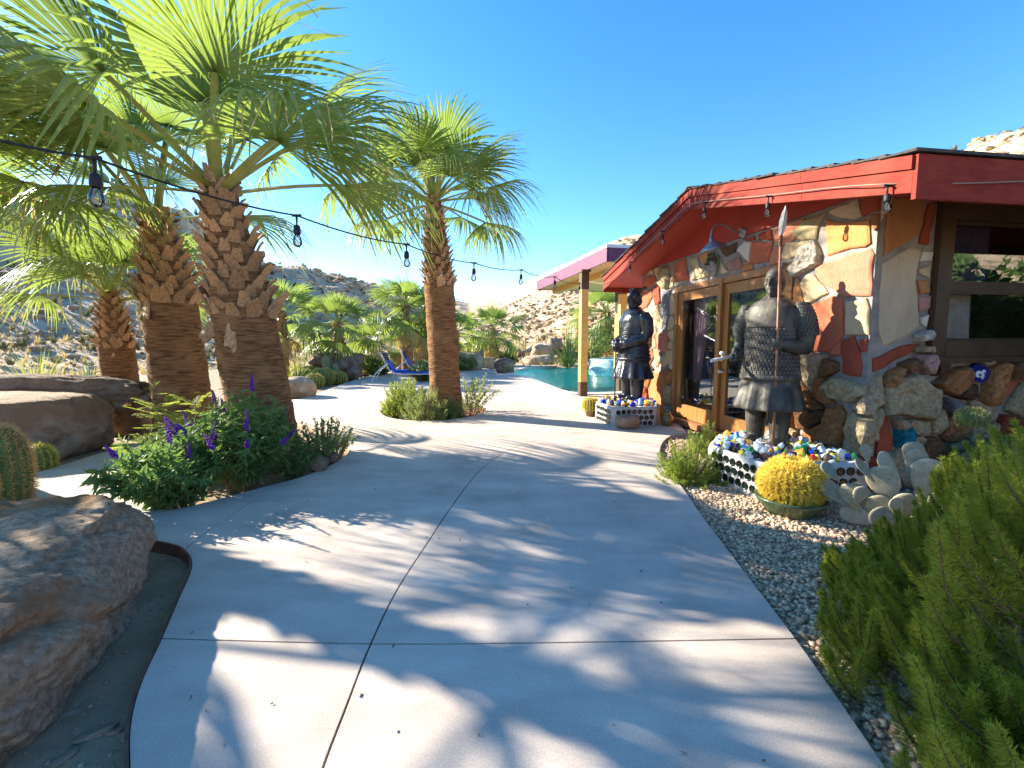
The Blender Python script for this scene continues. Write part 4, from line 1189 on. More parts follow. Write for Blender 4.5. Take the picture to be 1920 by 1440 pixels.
def boulder(label, c, dims, seed, rz=0, m=None, sub=4, rough=.18, crack=0.0, flat=0.0, tilt=(0, 0), group=None, name='boulder', expo=2.6):
    o = link_mesh(name, boulder_mesh(dims, seed, sub, rough, crack, flat, expo), m or M_granite)
    o.location = c; o.rotation_euler = (tilt[0], tilt[1], rz)
    return tag(o, label, 'boulder', group)
boulder('huge rounded granite boulder with rusty patches in the bed edged with steel', (-2.80, 2.02, .06), (1.60, 2.35, 1.0), 5, R(26), M_bigrock, 7, .115, .05, expo=2.8)
b2 = gp(95, 868); boulder('long brown boulder with flat sunlit top beside the path', (b2.x - 1.55, b2.y + .75, .32), (2.6, 1.5, 1.06), 9, R(4), M_granite, 5, .10, .02, flat=.72, expo=4.2)
boulder('dark slab of rock lying behind the long brown boulder', (b2.x - 1.5, b2.y + 1.6, .66), (3.0, .8, .6), 14, R(4), M_granite_d, 5, .22, .05)
b3 = gp(275, 800); boulder('grey upright stone at the foot of the leaning palm', (b3.x, b3.y - .3, .28), (.55, .5, .95), 17, .3, M_granite_d, 4, .12)
def gboulder(label, x, y, w, h, seed, m=None, ratio=.8, rz=0, **k):
    """pixel of its foot, pixel width and height"""
    p = gp(x, y); d = p.y; W_ = w / FPX * d; H_ = h / FPX * d
    return boulder(label, (p.x, p.y + W_ * ratio * .45, H_ * .42), (W_, W_ * ratio, H_ * 1.16), seed, rz, m, k.pop('sub', 4), **k)
gboulder('small pale boulder at the end of the golden cactus bed', 545, 746, 66, 38, 31, M_granite_l)
gboulder('dark layered boulder behind the columnar cacti', 612, 712, 105, 52, 33, M_granite_d, rough=.3, crack=.06)
gboulder('rounded tan boulder behind the slim cactus', 682, 702, 66, 38, 35, M_granite)
gboulder('purplish brown stone between the cactus beds', 652, 712, 36, 24, 36, M_granite_d)
gboulder('tan boulder behind the loungers under the slim palm', 745, 694, 40, 30, 37, M_granite)
gboulder('brown boulder against the palm trunk by the loungers', 795, 694, 52, 22, 38, M_granite_d)
gboulder('pale grey boulder right of the round palm bed', 876, 694, 54, 34, 39, M_granite_l, expo=3.4)
gboulder('dark round boulder at the tip of the pool', 945, 700, 36, 28, 40, M_granite_d)
gboulder('brown boulder at the foot of the dark trunked palm', 956, 676, 44, 26, 43, M_granite)
gboulder('dark boulder beside the far pool deck', 985, 676, 40, 22, 44, M_granite_d)
gboulder('flat pale boulder at the far pool deck', 1012, 684, 60, 18, 45, M_granite_l)
gboulder('tilted pale rock by the far pool deck', 1022, 678, 48, 34, 46, M_granite_l, rough=.28)
gboulder('leaning rock under the tall reed clump', 1040, 676, 34, 44, 47, M_granite)
gboulder('pale rock behind the flat one at the pool', 1000, 672, 36, 24, 48, M_granite_l)
gboulder('big brown boulder behind the raised spa', 1125, 678, 70, 40, 49, M_granite)
gboulder('long low brown rock ledge along the far pool deck', 1075, 682, 70, 22, 50, M_granite_d, ratio=.4)
gboulder('tan rock right of the spa behind the dark statue', 1190, 684, 60, 30, 58, M_granite)
# round stone by the far planter
p = gp(1177, 803); boulder('round brown stone leaning on the small bottle planter', (p.x, p.y + .05, .105), (.42, .34, .25), 51, .2, M_granite, 4, .1)
# boulders against the window wall
boulder('dark grey boulder under the brown window', H(-.45, 1.25, .22), (1.0, .6, .62), 52, .2, M_granite_d, 4)
boulder('reddish flat boulder in front of the dark one by the window wall', H(-.75, .95, .06), (.7, .5, .36), 53, .1, mat('red_rock', (.32, .16, .10), (.46, .27, .18), rough=.9, scale=6, bump=.6), 4)
boulder('brown boulder under the window beside the juniper', H(-.5, 2.2, .3), (.9, .7, .8), 54, .5, M_granite_d, 4)

# ================================================================== shrubs
def leaf_tpl(kind):
    if kind == 'lance':   # folded lance leaf, unit length along x
        V = [(0, 0, 0), (.3, .11, .03), (.3, -.11, .03), (.32, 0, -.01), (.7, .08, -.04), (.7, -.08, -.04), (.7, 0, -.07), (1, 0, -.2)]
        F = [(0, 3, 1), (0, 2, 3), (1, 3, 6), (1, 6, 4), (2, 6, 3), (2, 5, 6), (4, 6, 7), (6, 5, 7)]
    elif kind == 'oval':
        V = [(0, 0, 0), (.4, .3, .06), (.4, -.3, .06), (1, 0, 0), (.45, 0, -.02)]
        F = [(0, 4, 1), (0, 2, 4), (1, 4, 3), (2, 3, 4)]
    elif kind == 'needle':
        V = [(0, .045, 0), (0, -.045, 0), (.6, .04, .03), (.6, -.04, .03), (1, 0, .03)]
        F = [(0, 1, 3), (0, 3, 2), (2, 3, 4)]
    elif kind == 'sliver':
        V = [(0, .05, 0), (0, -.05, 0), (1, 0, .03)]
        F = [(0, 1, 2)]
    elif kind == 'blade':
        V = [(0, .02, 0), (0, -.02, 0), (.5, .022, 0), (.5, -.022, 0), (1, 0, 0)]
        F = [(0, 1, 3), (0, 3, 2), (2, 3, 4)]
    return np.array(V, float), np.array(F)
def leaves(name, kind, pos, dirs, size, m, parent=None, seed=0, wide=1.0):
    g = np.random.default_rng(seed); tv, tf = leaf_tpl(kind)
    fr = np_frames(np.asarray(dirs), rng=g)
    sz = np.asarray(size)[:, None, None]
    mt = fr * sz * np.array([1.0, wide, wide])[None, None, :]
    v, f = np_scatter(tv, tf, mt, np.asarray(pos))
    return link_mesh(name, np_mesh(name, v, f), m, parent)
def stems_obj(paths, r0, m, parent, name='stems', n=4):
    mb = MB()
    for P in paths: mb.tube(P, [r0 * (1 - .75 * k / (len(P) - 1)) for k in range(len(P))], n, False)
    return mb.build(name, m, parent, fix=False)
M_stem = mat('stem', (.16, .12, .05), (.24, .19, .09), rough=.8, scale=9)
M_wstem = mat('woody_stem', (.12, .075, .04), (.2, .13, .08), rough=.9, scale=9)

def plume_bush(label, base, plumes, m, needles=110, nlen=.030, seed=1, name='juniper_bush', prad=.05, cat='shrub', wide=1.0, part='needles', lk='needle'):
    """plumes: list of (root, tip) world points; every plume a brush of needles"""
    t_ = thing(name, label, cat, base); g = np.random.default_rng(seed)
    Pn, Dn, Sn, paths = [], [], [], []
    for root, tip in plumes:
        root = np.array(root); tip = np.array(tip); ax = tip - root; L = np.linalg.norm(ax); axn = ax / L
        sag = np.array([0, 0, -.10 * L])
        cs = [root + ax * t + sag * (4 * t * (1 - t)) for t in (0, .33, .66, 1)]
        paths.append([Vector(c) for c in cs])
        n = int(needles * L / .35)
        t = g.random(n) ** .8
        pos = root + ax[None] * t[:, None] + sag[None] * (4 * t * (1 - t))[:, None]
        o = g.normal(size=(n, 3)); o -= (o @ axn)[:, None] * axn; o /= np.linalg.norm(o, axis=1, keepdims=True)
        # side twigs: short brushes leaving the axis
        tw = g.random(n) < .72
        rr = prad * (1.05 - t) * g.random(n) ** .6
        pos = pos + o * (rr * tw)[:, None] + axn[None] * (rr * tw * .8)[:, None]
        d = axn[None] * .8 + o * .75 + g.normal(size=(n, 3)) * .25
        Pn.append(pos); Dn.append(d); Sn.append(nlen * g.uniform(.7, 1.3, n))
    leaves(part, lk, np.vstack(Pn), np.vstack(Dn), np.concatenate(Sn), m, t_, seed, wide)
    stems_obj(paths, .008, M_wstem, t_)
    return t_
M_juniper = mat('juniper_green', (0.125, 0.185, 0.018), (0.30, 0.35, 0.04), rough=.55, scale=5, trans=.42, tcol=(.52, .56, .06))
# the big one at the right: plumes leaning up and left from a broad base
q = random.Random(77); pl = []
while len(pl) < 620:
    bx, by = q.uniform(1.3, 3.3), q.uniform(1.35, 2.95)
    r_ = bx / by
    if r_ < .70 or r_ > 1.9: continue
    top = float(np.interp(r_, [.70, .76, .82, .90, .98, 1.1, 1.5], [.16, .34, .46, .66, 1.0, 1.14, 1.16])) * (1 - .3 * max(0, (by - 2.3) / .6) ** 2)
    z1 = max(.14, top * (1 - .62 * q.random() ** 1.6)); ln = q.uniform(.30, .50)
    d = (Vector((-.55, -.10, .80)) + Vector((q.uniform(-.35, .30), q.uniform(-.35, .3), q.uniform(-.25, .25)))).normalized()
    tip = Vector((bx, by, z1)); root = tip - d * ln; root.z = max(root.z, -.06)
    pl.append((root[:], tip[:]))
for k in range(150):
    by = q.uniform(1.0, 1.6); bx = by * q.uniform(.92, 1.5); z1 = q.uniform(.10, .55)
    d = Vector((-.5 + q.uniform(-.3, .3), q.uniform(-.4, .2), .7)).normalized(); tip = Vector((bx, by, z1)); root = tip - d * q.uniform(.25, .4); root.z = max(root.z, -.06); pl.append((root[:], tip[:]))
plume_bush('big feathery green juniper bush at the edge of the gravel', (2.3, 2.0, -.09), pl, M_juniper, 720, .024, 5, prad=.055, wide=1.5, lk='sliver')
# bright shrub at the path edge before the doors
M_lime = mat('lime_shrub', (0.13, 0.22, 0.03), (0.25, 0.34, 0.06), rough=.6, scale=7, trans=.4, tcol=(.45, .55, .08))
def round_plumes(c, r, n, seed, ln=(.14, .26), up=.6, flat=.8):
    q = random.Random(seed); out = []
    for k in range(n):
        v = Vector((q.gauss(0, 1), q.gauss(0, 1), abs(q.gauss(0, 1)) * flat)).normalized()
        s = q.uniform(.55, 1.0); tip = Vector((c[0] + v.x * r[0] * s, c[1] + v.y * r[1] * s, c[2] + v.z * r[2] * s))
        d = (v + Vector((0, 0, up))).normalized(); root = tip - d * q.uniform(*ln); root.z = max(root.z, -.08); out.append((root[:], tip[:]))
    return out
p = gp(1300, 905); plume_bush('bright green feathery shrub between the path and the wooden doors', (p.x, p.y, -.09), round_plumes((p.x + .02, p.y + .15, -.02), (.44, .36, .56), 130, 3, (.18, .32)), M_lime, 230, .026, 6, name='feathery_shrub', prad=.05, wide=1.8)
p = gp(1330, 850); plume_bush('taller lime green sprig shrub by the door sill', (p.x, p.y, -.09), round_plumes((p.x, p.y + .1, 0.0), (.28, .24, .50), 60, 13, (.16, .28)), M_lime, 210, .024, 7, name='feathery_shrub', prad=.045, wide=1.8)
# grey green shrubs in the round bed
M_sage = mat('sage_green', (0.15, 0.215, 0.075), (0.29, 0.35, 0.15), rough=.7, scale=6, trans=.35, tcol=(.40, .48, .14))
for i, (x, y, w, h, lb, mm) in enumerate([(745, 780, .50, .80, 'yellow green shrub at the left of the round palm bed', M_lime), (800, 788, .66, .68, 'dense grey green shrub filling the front of the round palm bed', M_sage), (765, 764, .5, .66, 'pale leafy shrub behind the grey green one in the round bed', M_sage), (838, 786, .32, .45, 'low green mound of leaves beside the tall palm trunk', M_sage)]):
    p = gp(x, y); plume_bush(lb, (p.x, p.y + .35, -.09), round_plumes((p.x, p.y + .40, .0), (w, w * .85, h), 210, 40 + i, (.14, .26), .7), mm, 130, .034, 8 + i, name='leafy_shrub', prad=.06, wide=2.2, part='leaves')
def leafy_shrub(label, base, r, h, nst, nl, kind, lsize, m, seed, name='leafy_shrub', wide=1.0, droop=.2, up=1.0, cat='shrub', lean=(0, 0)):
    t_ = thing(name, label, cat, base); g = np.random.default_rng(seed); P, D, Sz, paths = [], [], [], []
    for k in range(nst):
        a = g.uniform(0, 6.283); s = g.random() ** .5
        tip = np.array([base[0] + math.cos(a) * r * s + lean[0], base[1] + math.sin(a) * r * s + lean[1], base[2] + h * g.uniform(.65, 1.05) * (1 - .45 * s * s)])
        root = np.array([base[0] + math.cos(a) * r * .18, base[1] + math.sin(a) * r * .18, base[2]])
        mid_ = root * .5 + tip * .5 + np.array([0, 0, h * .18])
        C = [root * (1 - t) ** 2 + mid_ * 2 * t * (1 - t) + tip * t * t for t in np.linspace(0, 1, 6)]
        paths.append([Vector(c) for c in C])
        t = g.uniform(.18, 1, nl)[:, None]
        pos = root * (1 - t) ** 2 + mid_ * 2 * t * (1 - t) + tip * t * t
        d = g.normal(size=(nl, 3)) * .7 + (tip - root)[None] / np.linalg.norm(tip - root) * .5 * up; d[:, 2] -= droop
        P.append(pos); D.append(d); Sz.append(lsize * g.uniform(.6, 1.25, nl))
    leaves('leaves', kind, np.vstack(P), np.vstack(D), np.concatenate(Sz), m, t_, seed, wide)
    stems_obj(paths, .006, M_stem, t_)
    return t_, paths
# airy shrub right of the tall palm
p = gp(882, 772); leafy_shrub('airy olive shrub with bare lower stems at the right of the round palm bed', (p.x, p.y + .1, -.09), .55, 1.0, 26, 55, 'oval', .06, M_sage, 60, wide=.7, lean=(.12, 0))
# salvia: lance leaves, purple spikes
M_salvia = mat('salvia_leaf', (0.07, 0.15, 0.035), (0.17, 0.26, 0.075), rough=.6, scale=6, trans=.33, tcol=(.22, .36, .08))
M_spike = mat('purple_flower', (.13, .022, .30), (.24, .06, .48), rough=.7, scale=25, trans=.3, tcol=(.35, .08, .6))
def salvia(label, px_, py_, r, h, nst, nl, nsp, seed, lean=(0, 0)):
    b = gp(px_, py_); t_, paths = leafy_shrub(label, (b.x, b.y, -.09), r, h, nst, nl, 'lance', .105, M_salvia, seed, 'salvia_bush', wide=1.1, droop=.55, lean=lean)
    q = random.Random(seed)
    for P in q.sample(paths, min(nsp, len(paths))):
        tip = P[-1]; d = (P[-1] - P[-2]).normalized(); d = (d + Vector((0, 0, .9))).normalized(); L = q.uniform(.14, .30)
        mb = MB(); n = 26
        for k in range(n):
            f = k / n; c = tip + d * L * f + Vector((0, 0, -.04 * f * f)); rr = .017 * (1 - .75 * f)
            a = k * 2.4; mb.ell(c + Vector((math.cos(a), math.sin(a), .2)) * rr, (rr * .62 + .003, rr * .62 + .003, rr * .7 + .004), nu=5, nv=4)
        mb.build('flower_spike', M_spike, t_, fix=False)
salvia('purple flowering salvia bush at the foot of the stout palm', 455, 905, .60, 1.10, 84, 46, 15, 61)
salvia('leafy salvia with few purple spikes overhanging the paving', 335, 940, .55, .78, 74, 46, 8, 62, lean=(-.08, -.05))
salvia('dark green salvia behind the flowering one beside the stout palm', 410, 880, .5, .8, 46, 40, 4, 63)
p = gp(590, 872); leafy_shrub('small leaved green shrub right of the stout palm trunk', (p.x, p.y + .25, -.09), .48, .66, 60, 60, 'oval', .036, M_sage, 64, wide=.8)
p = gp(625, 850); leafy_shrub('wispy small leaved plant at the tip of the palm bed', (p.x, p.y + .1, -.09), .30, .55, 26, 40, 'oval', .032, M_lime, 65, wide=.8)
p = gp(545, 890); leafy_shrub('dark small leaved shrub in front of the stout palm trunk', (p.x, p.y + .1, -.09), .34, .5, 40, 50, 'oval', .040, M_salvia, 66, wide=.8)
# bird of paradise shrub: twice feathered leaves, yellow flowers
M_feather = mat('feathery_leaf', (0.20, 0.28, 0.035), (0.34, 0.42, 0.07), rough=.6, scale=6, trans=.45, tcol=(.55, .62, .10))
def pinnate_shrub(label, base, nst, h, seed, flowers=3):
    t_ = thing('flowering_shrub', label, 'shrub', base); g = np.random.default_rng(seed); P, D, Sz, paths = [], [], [], []
    tips = []
    for k in range(nst):
        a = g.uniform(0, 6.283); root = np.array(base, float); tip = root + np.array([math.cos(a) * h * .55, math.sin(a) * h * .4, h * g.uniform(.65, 1.0)])
        paths.append([Vector(root), Vector(root * .5 + tip * .5 + np.array([0, 0, h * .12])), Vector(tip)]); tips.append(tip)
        for j in range(6):
            t = g.uniform(.35, 1.0); c = root + (tip - root) * t; b = g.uniform(0, 6.283)
            ax = np.array([math.cos(b), math.sin(b), g.uniform(-.05, .5)]); ax /= np.linalg.norm(ax); L = g.uniform(.18, .3)
            paths.append([Vector(c), Vector(c + ax * L)])
            side = np.cross(ax, [0, 0, 1.0]); side /= np.linalg.norm(side)
            for s in np.linspace(.15, 1, 13):
                for sg in (-1, 1):
                    for u in np.linspace(.2, 1, 5):
                        d = side * sg * .9 + ax * .45
                        P.append(c + ax * L * s + d * .055 * u * (1.15 - .6 * s)); D.append(ax * .8 + side * sg * .5 + np.array([0, 0, g.uniform(-.2, .2)])); Sz.append(.020)
    leaves('leaves', 'oval', np.array(P), np.array(D), np.array(Sz), M_feather, t_, seed, .8)
    stems_obj(paths, .005, M_stem, t_)
    for tip in tips[:flowers]:
        mb = MB(); c = Vector(tip)
        for k in range(5):
            a = k * 1.256; mb.ell(c + Vector((math.cos(a) * .022, math.sin(a) * .022, .01)), (.02, .02, .009), nu=7, nv=5)
        f = mb.build('flower', mat('yellow_petal', (.75, .52, .04), (.82, .62, .10), rough=.6, trans=.3), t_, fix=False)
        mb = MB(); mb.ell(c + Vector((0, 0, .02)), (.010, .010, .014), nu=6, nv=4)
        for k in range(5):
            a = k * 1.3; mb.tube([c, c + Vector((math.cos(a) * .03, math.sin(a) * .03, .05))], .0018, 4, False)
        mb.build('stamen', mat('red_stamen', (.55, .06, .02), (.62, .10, .03), rough=.6), f, fix=False)
p = gp(340, 850); pinnate_shrub('feathery yellow flowering shrub in front of the leaning palm', (p.x, p.y, -.09), 13, 1.02, 71, 2)
p = gp(300, 880); pinnate_shrub('low feathery shrub behind the leafy salvia', (p.x, p.y, -.09), 10, .55, 72, 0)
# spiky sotol clump behind the split boulder
def spiky(label, base, n, L, seed, m, el=(5, 85), cat='plant', name='spiky_plant', droop=.15, w=1.0):
    t_ = thing(name, label, cat, base); q = random.Random(seed)
    for k in range(min(n, 140)):
        a = q.random() * 6.283; e = R(q.uniform(*el)); l = L * q.uniform(.75, 1.1); ww = .012 * w
        mb = MB(); V = []
        for j in range(5):
            f = j / 4; r = l * f; z = math.sin(e) * r - droop * l * f * f * math.cos(e); x = math.cos(e) * r
            h = ww * (1 - f) ** .7 + .001
            V += [(x * math.cos(a) + math.sin(a) * h, x * math.sin(a) - math.cos(a) * h, z), (x * math.cos(a), x * math.sin(a), z - h * .4), (x * math.cos(a) - math.sin(a) * h, x * math.sin(a) + math.cos(a) * h, z)]
        mb.add([Vector(v) + Vector(base) for v in V], [(3 * j + i, 3 * j + i + 1, 3 * j + i + 4, 3 * j + i + 3) for j in range(4) for i in range(2)])
        mb.build('blade', m, t_, fix=False)
    return t_
M_sotol = mat('sotol_green', (.13, .20, .035), (.25, .32, .08), rough=.5, scale=5, trans=.35, tcol=(.45, .5, .12), objvar=.25)
M_blueagave = mat('blue_green_blade', (.09, .17, .10), (.17, .26, .16), rough=.5, scale=5, trans=.25, objvar=.2)
p = dp(70, 720, 9.6); spiky('arching green spiky plant behind the long boulder', (p.x, p.y, .25), 120, 1.25, 81, M_sotol, (8, 75), droop=.35, w=1.3)
p = dp(165, 715, 9.0); spiky('blue green spiky plant beside the short palm', (p.x, p.y, .25), 80, .85, 82, M_blueagave, (15, 85), droop=.05, w=1.6)
p = dp(560, 715, 15.5); spiky('pale green tuft of blades between the rocks by the cactus bed', (p.x, p.y, -.05), 110, 1.1, 83, M_sotol, (25, 88), droop=.35, w=1.3)
p = dp(1066, 668, 25.5); p.z = .05; spiky('tall arching reed clump behind the pool', (p.x, p.y, -.05), 140, 2.3, 84, M_sotol, (30, 88), droop=.55, w=3.2, name='reed_clump')
for i, (x, y, dpt, r, h, lb) in enumerate([(1110, 660, 28, 1.5, 2.6, 'dense dark green bush behind the patio post'), (950, 668, 27, .9, .9, 'low dark green bush by the far pool rocks'), (872, 690, 23, .8, .9, 'green bush behind the grey boulder'), (795, 700, 17, .7, .85, 'grey leaved bush behind the loungers'), (705, 690, 20, .9, 1.0, 'dark green bush behind the tan boulder'), (880, 660, 30, 1.2, 1.6, 'yellowish bush beyond the palisade'), (1175, 665, 30, 1.4, 2.2, 'green bush beyond the spa')]):
    p = dp(x, y, dpt); bz = -.1; leafy_shrub(lb, (p.x, p.y, bz), r, h, 60, 50, 'oval', .13, [M_salvia, M_salvia, M_sage, M_sage, M_salvia, M_lime, M_lime][i], 90 + i, wide=.8)

for i, (x, y, r, h) in enumerate([(7.2, 3.0, 1.3, 3.2), (8.8, 1.7, 1.6, 3.6), (9.0, 3.8, 1.5, 3.4)]):  # out of view shrubs, added as a dark backdrop for the window panes to reflect
    leafy_shrub(['tall dark shrub past the corner of the window wall', 'broad dark shrub beyond the juniper', 'dense shrub at the far end of the window wall'][i], (x, y, -.1), r, h, 130, 70, 'oval', .15, M_salvia, 130 + i, wide=1.0)
# ================================================================== statues
def voxel_mesh(mb, name, vox, smooth=2):
    """weld overlapping closed shapes into one continuous skin"""
    me = mb.mesh(name + '_raw')
    bm = bmesh.new(); bm.from_mesh(me); bmesh.ops.recalc_face_normals(bm, faces=bm.faces); bm.to_mesh(me); bm.free()
    o = bpy.data.objects.new('tmp', me); COL.objects.link(o)
    r = o.modifiers.new('r', 'REMESH'); r.mode = 'VOXEL'; r.voxel_size = vox; r.use_smooth_shade = True
    if smooth:
        s = o.modifiers.new('s', 'SMOOTH'); s.iterations = smooth; s.factor = .5
    bpy.context.view_layer.update()
    dg = bpy.context.evaluated_depsgraph_get()
    out = bpy.data.meshes.new_from_object(o.evaluated_get(dg)); out.name = name
    bpy.data.objects.remove(o); bpy.data.meshes.remove(me)
    return out
def ring(cx, cy, z, rx, ry, n=28, ex=2.3, flute=0.0, nf=0, ph=0.0):
    P = []
    for k in range(n):
        a = 2 * math.pi * k / n; c, s = math.cos(a), math.sin(a)
        f = (abs(c) ** ex + abs(s) ** ex) ** (-1 / ex) * (1 + flute * math.cos(nf * a + ph))
        P.append(Vector((cx + rx * c * f, cy + ry * s * f, z)))
    return P
def finger_set(mb, c, ax, out, r=.016):
    """four fingers closed round an upright bar at c; ax = bar axis, out = direction from palm to bar"""
    ax = Vector(ax).normalized(); out = Vector(out).normalized(); side = ax.cross(out).normalized()
    for k in range(4):
        h = (1.5 - k) * .027; L = [1.0, 1.08, 1.03, .88][k]
        pts = []
        for j in range(6):
            an = R(-75 + 52 * j) * 1.0
            pts.append(c + ax * h + (out * math.cos(an) * .043 * L + side * math.sin(an) * .043 * L))
        mb.tube(pts, [r, r, r * .98, r * .92, r * .86, r * .75], 8)
    mb.tube([c + ax * .03 - out * .045 - side * .03, c + ax * .062 - side * .045 + out * .005, c + ax * .066 - side * .012 + out * .045], [.02, .018, .014], 8)
    mb.ell(c - out * .05 + side * (-.015), (.045, .045, .06))
M_knot = mat('pale_knots', (.14, .125, .10), (.26, .235, .19), rough=.5, scale=30)
def warrior(label, loc, rz, scale, pose, m, seed):
    st = thing('warrior_statue', label, 'statue', loc, None, rz)
    st.scale = (scale * (.90 if pose == 'spear' else .95), scale, scale)
    mb = MB(); q = random.Random(seed)
    # legs in wide trousers, shoes
    for s in (-1, 1):
        mb.loft([ring(s * .135, .0, .03, .085, .10), ring(s * .135, 0, .10, .098, .105), ring(s * .138, 0, .25, .112, .115), ring(s * .135, 0, .42, .125, .13), ring(s * .12, 0, .62, .135, .145)])
        mb.ell((s * .14, -.07, .045), (.072, .16, .05)); mb.ell((s * .14, -.17, .06), (.06, .06, .05))
    # skirt of the robe, flared and fluted
    mb.loft([ring(0, .0, .40, .385, .33, 56, 2.2, .06, 11, 1), ring(0, 0, .43, .385, .33, 56, 2.2, .06, 11, 1), ring(0, 0, .55, .355, .30, 56, 2.2, .045, 11, 1), ring(0, 0, .70, .315, .262, 56, 2.2, .02, 11, 1), ring(0, 0, .80, .298, .242, 56, 2.2, 0, 9)])
    # trunk: armoured body over the robe
    body = [(.70, .312, .255), (.74, .318, .262), (.80, .305, .25), (.95, .285, .232), (1.10, .275, .222), (1.28, .285, .212), (1.42, .295, .195), (1.52, .275, .17), (1.585, .20, .135), (1.62, .105, .10)]
    mb.loft([ring(0, .005, z, rx, ry, 36, 2.4) for z, rx, ry in body])
    mb.tube([(0, .01, 1.56), (0, 0, 1.70)], [.085, .075], 16)
    mb.tube([Vector((.1 * math.cos(a), .015 + .095 * math.sin(a), 1.615 + .012 * math.sin(a))) for a in [2 * math.pi * k / 20 for k in range(21)]], .030, 8, False)
    mb.tube([Vector((.07 * math.cos(a), -.105 - .01 + .0 * a, 1.50 + .055 * math.sin(a))) for a in [2 * math.pi * k / 16 for k in range(17)]], .016, 6, False) if pose == 'spear' else None
    # head
    hz = 1.785
    mb.ell((0, .012, hz + .035), (.102, .122, .118)); mb.ell((0, -.022, hz - .045), (.086, .098, .105)); mb.ell((0, -.055, hz - .105), (.052, .055, .042))
    mb.ell((0, -.112, hz + .042), (.070, .024, .016)); mb.ell((0, -.128, hz - .010), (.018, .028, .036)); mb.ell((0, -.118, hz + .02), (.014, .022, .03))
    for s in (-1, 1):
        mb.ell((s * .040, -.108, hz + .018), (.024, .014, .010)); mb.ell((s * .052, -.088, hz - .025), (.03, .028, .028)); mb.ell((s * .104, .02, hz), (.016, .032, .048))
        mb.tube([(0, -.122, hz - .052), (s * .03, -.118, hz - .060), (s * .062, -.095, hz - .075)], [.010, .009, .006], 6)
    mb.ell((0, -.113, hz - .072), (.028, .016, .008)); mb.ell((0, -.108, hz - .086), (.024, .016, .009))
    mb.tube([(0, -.10, hz - .11), (0, -.105, hz - .16)], [.026, .010], 8)
    arms = {}
    if pose == 'spear':
        hand = Vector((.155, -.235, 1.12)); 
        mb.tube([(.27, .02, 1.50), (.335, .03, 1.40), (.365, .04, 1.22), (.36, .03, 1.10)], [.095, .115, .105, .085], 16)
        mb.tube([(.36, .05, 1.09), (.31, -.08, 1.08), (.235, -.18, 1.105), hand + Vector((.03, .045, 0))], [.088, .080, .064, .046], 16)
        mb.ell((.362, .04, 1.09), (.085, .09, .085))
        finger_set(mb, hand, (0, 0, 1), (-.55, -.6, 0))
        h2 = Vector((-.335, -.16, .98))
        mb.tube([(-.27, .02, 1.50), (-.335, .03, 1.38), (-.375, .03, 1.20), (-.375, .01, 1.09)], [.095, .112, .095, .075], 16)
        mb.tube([(-.375, .02, 1.09), (-.37, -.06, 1.03), h2 + Vector((0, .04, .01))], [.076, .064, .046], 16)
        finger_set(mb, h2, (-.3, -.9, -.15), (.2, -.1, -.95))
        mb.tube([h2 + Vector((0, .07, .03)), h2 + Vector((0, .02, 0))], [.062, .056], 12)
    else:
        for s in (-1, 1):
            hand = Vector((s * .045, -.36, .98 + .03 * s))
            mb.tube([(s * .26, .02, 1.50), (s * .33, .03, 1.40), (s * .35, .04, 1.22), (s * .335, .02, 1.12)], [.10, .115, .108, .10], 16)
            mb.tube([(s * .335, .03, 1.12), (s * .27, -.12, 1.06), (s * .16, -.27, 1.01), hand + Vector((s * .04, .06, 0))], [.105, .095, .085, .07], 16)
            mb.tube([hand + Vector((s * .05, .075, .0)), hand + Vector((s * .03, .05, 0))], [.088, .092], 14)
            for k in range(5):   # sleeve folds
                c = Vector((s * .335, .03, 1.12)).lerp(hand, .12 + .16 * k); d = (hand - Vector((s * .335, .03, 1.12))).normalized()
                x = d.cross(Vector((0, 0, 1))).normalized(); y = d.cross(x)
                mb.tube([c + (x * math.cos(a) + y * math.sin(a)) * (.10 - .008 * k) for a in [2 * math.pi * j / 16 for j in range(17)]], .014, 6, False)
            finger_set(mb, hand, (s * .2, .1, 1), (-s * .5, -.8, 0))
    me = voxel_mesh(mb, 'body', .011, 2)
    o = link_mesh('body', me, m); o.parent = st
    def part(name, b, mm=m, parent=st):
        w = b.build(name, mm); w.parent = parent; return w
    # hair: cap, tied knot
    b = MB(); b.ell((0, .028, hz + .055), (.112, .118, .112)); b.ell((0, .085, hz - .03), (.085, .06, .09))
    if pose == 'spear':
        b.ell((.055, .06, hz + .175), (.038, .045, .045)); b.tube([(.03, .05, hz + .14), (.07, .08, hz + .215)], [.03, .022], 10)
        b.ell((.085, .07, hz + .19), (.03, .03, .025))
    else:
        b.box((0, .02, hz + .165), (.15, .20, .045)); b.box((0, .13, hz + .175), (.13, .16, .05), Matrix.Rotation(R(14), 3, 'X')); b.ell((0, .22, hz + .19), (.06, .045, .045))
    hm = voxel_mesh(b, 'hair', .008, 2); ho = link_mesh('hair', hm, m); ho.parent = st
    # armour: rows of laced plates with knots
    def surf(a, z):
        zs = [k[0] for k in body]; rx = float(np.interp(z, zs, [k[1] for k in body])); ry = float(np.interp(z, zs, [k[2] for k in body]))
        c, s = math.cos(a), math.sin(a); ex = 2.4; f = (abs(c) ** ex + abs(s) ** ex) ** (-1 / ex)
        return Vector((rx * c * f, .005 + ry * s * f, z)), Vector((c * ry, s * rx, 0)).normalized()
    kn = MB(); b = MB(); rows = 13 if pose == 'spear' else 8; nc = 44 if pose == 'spear' else 34
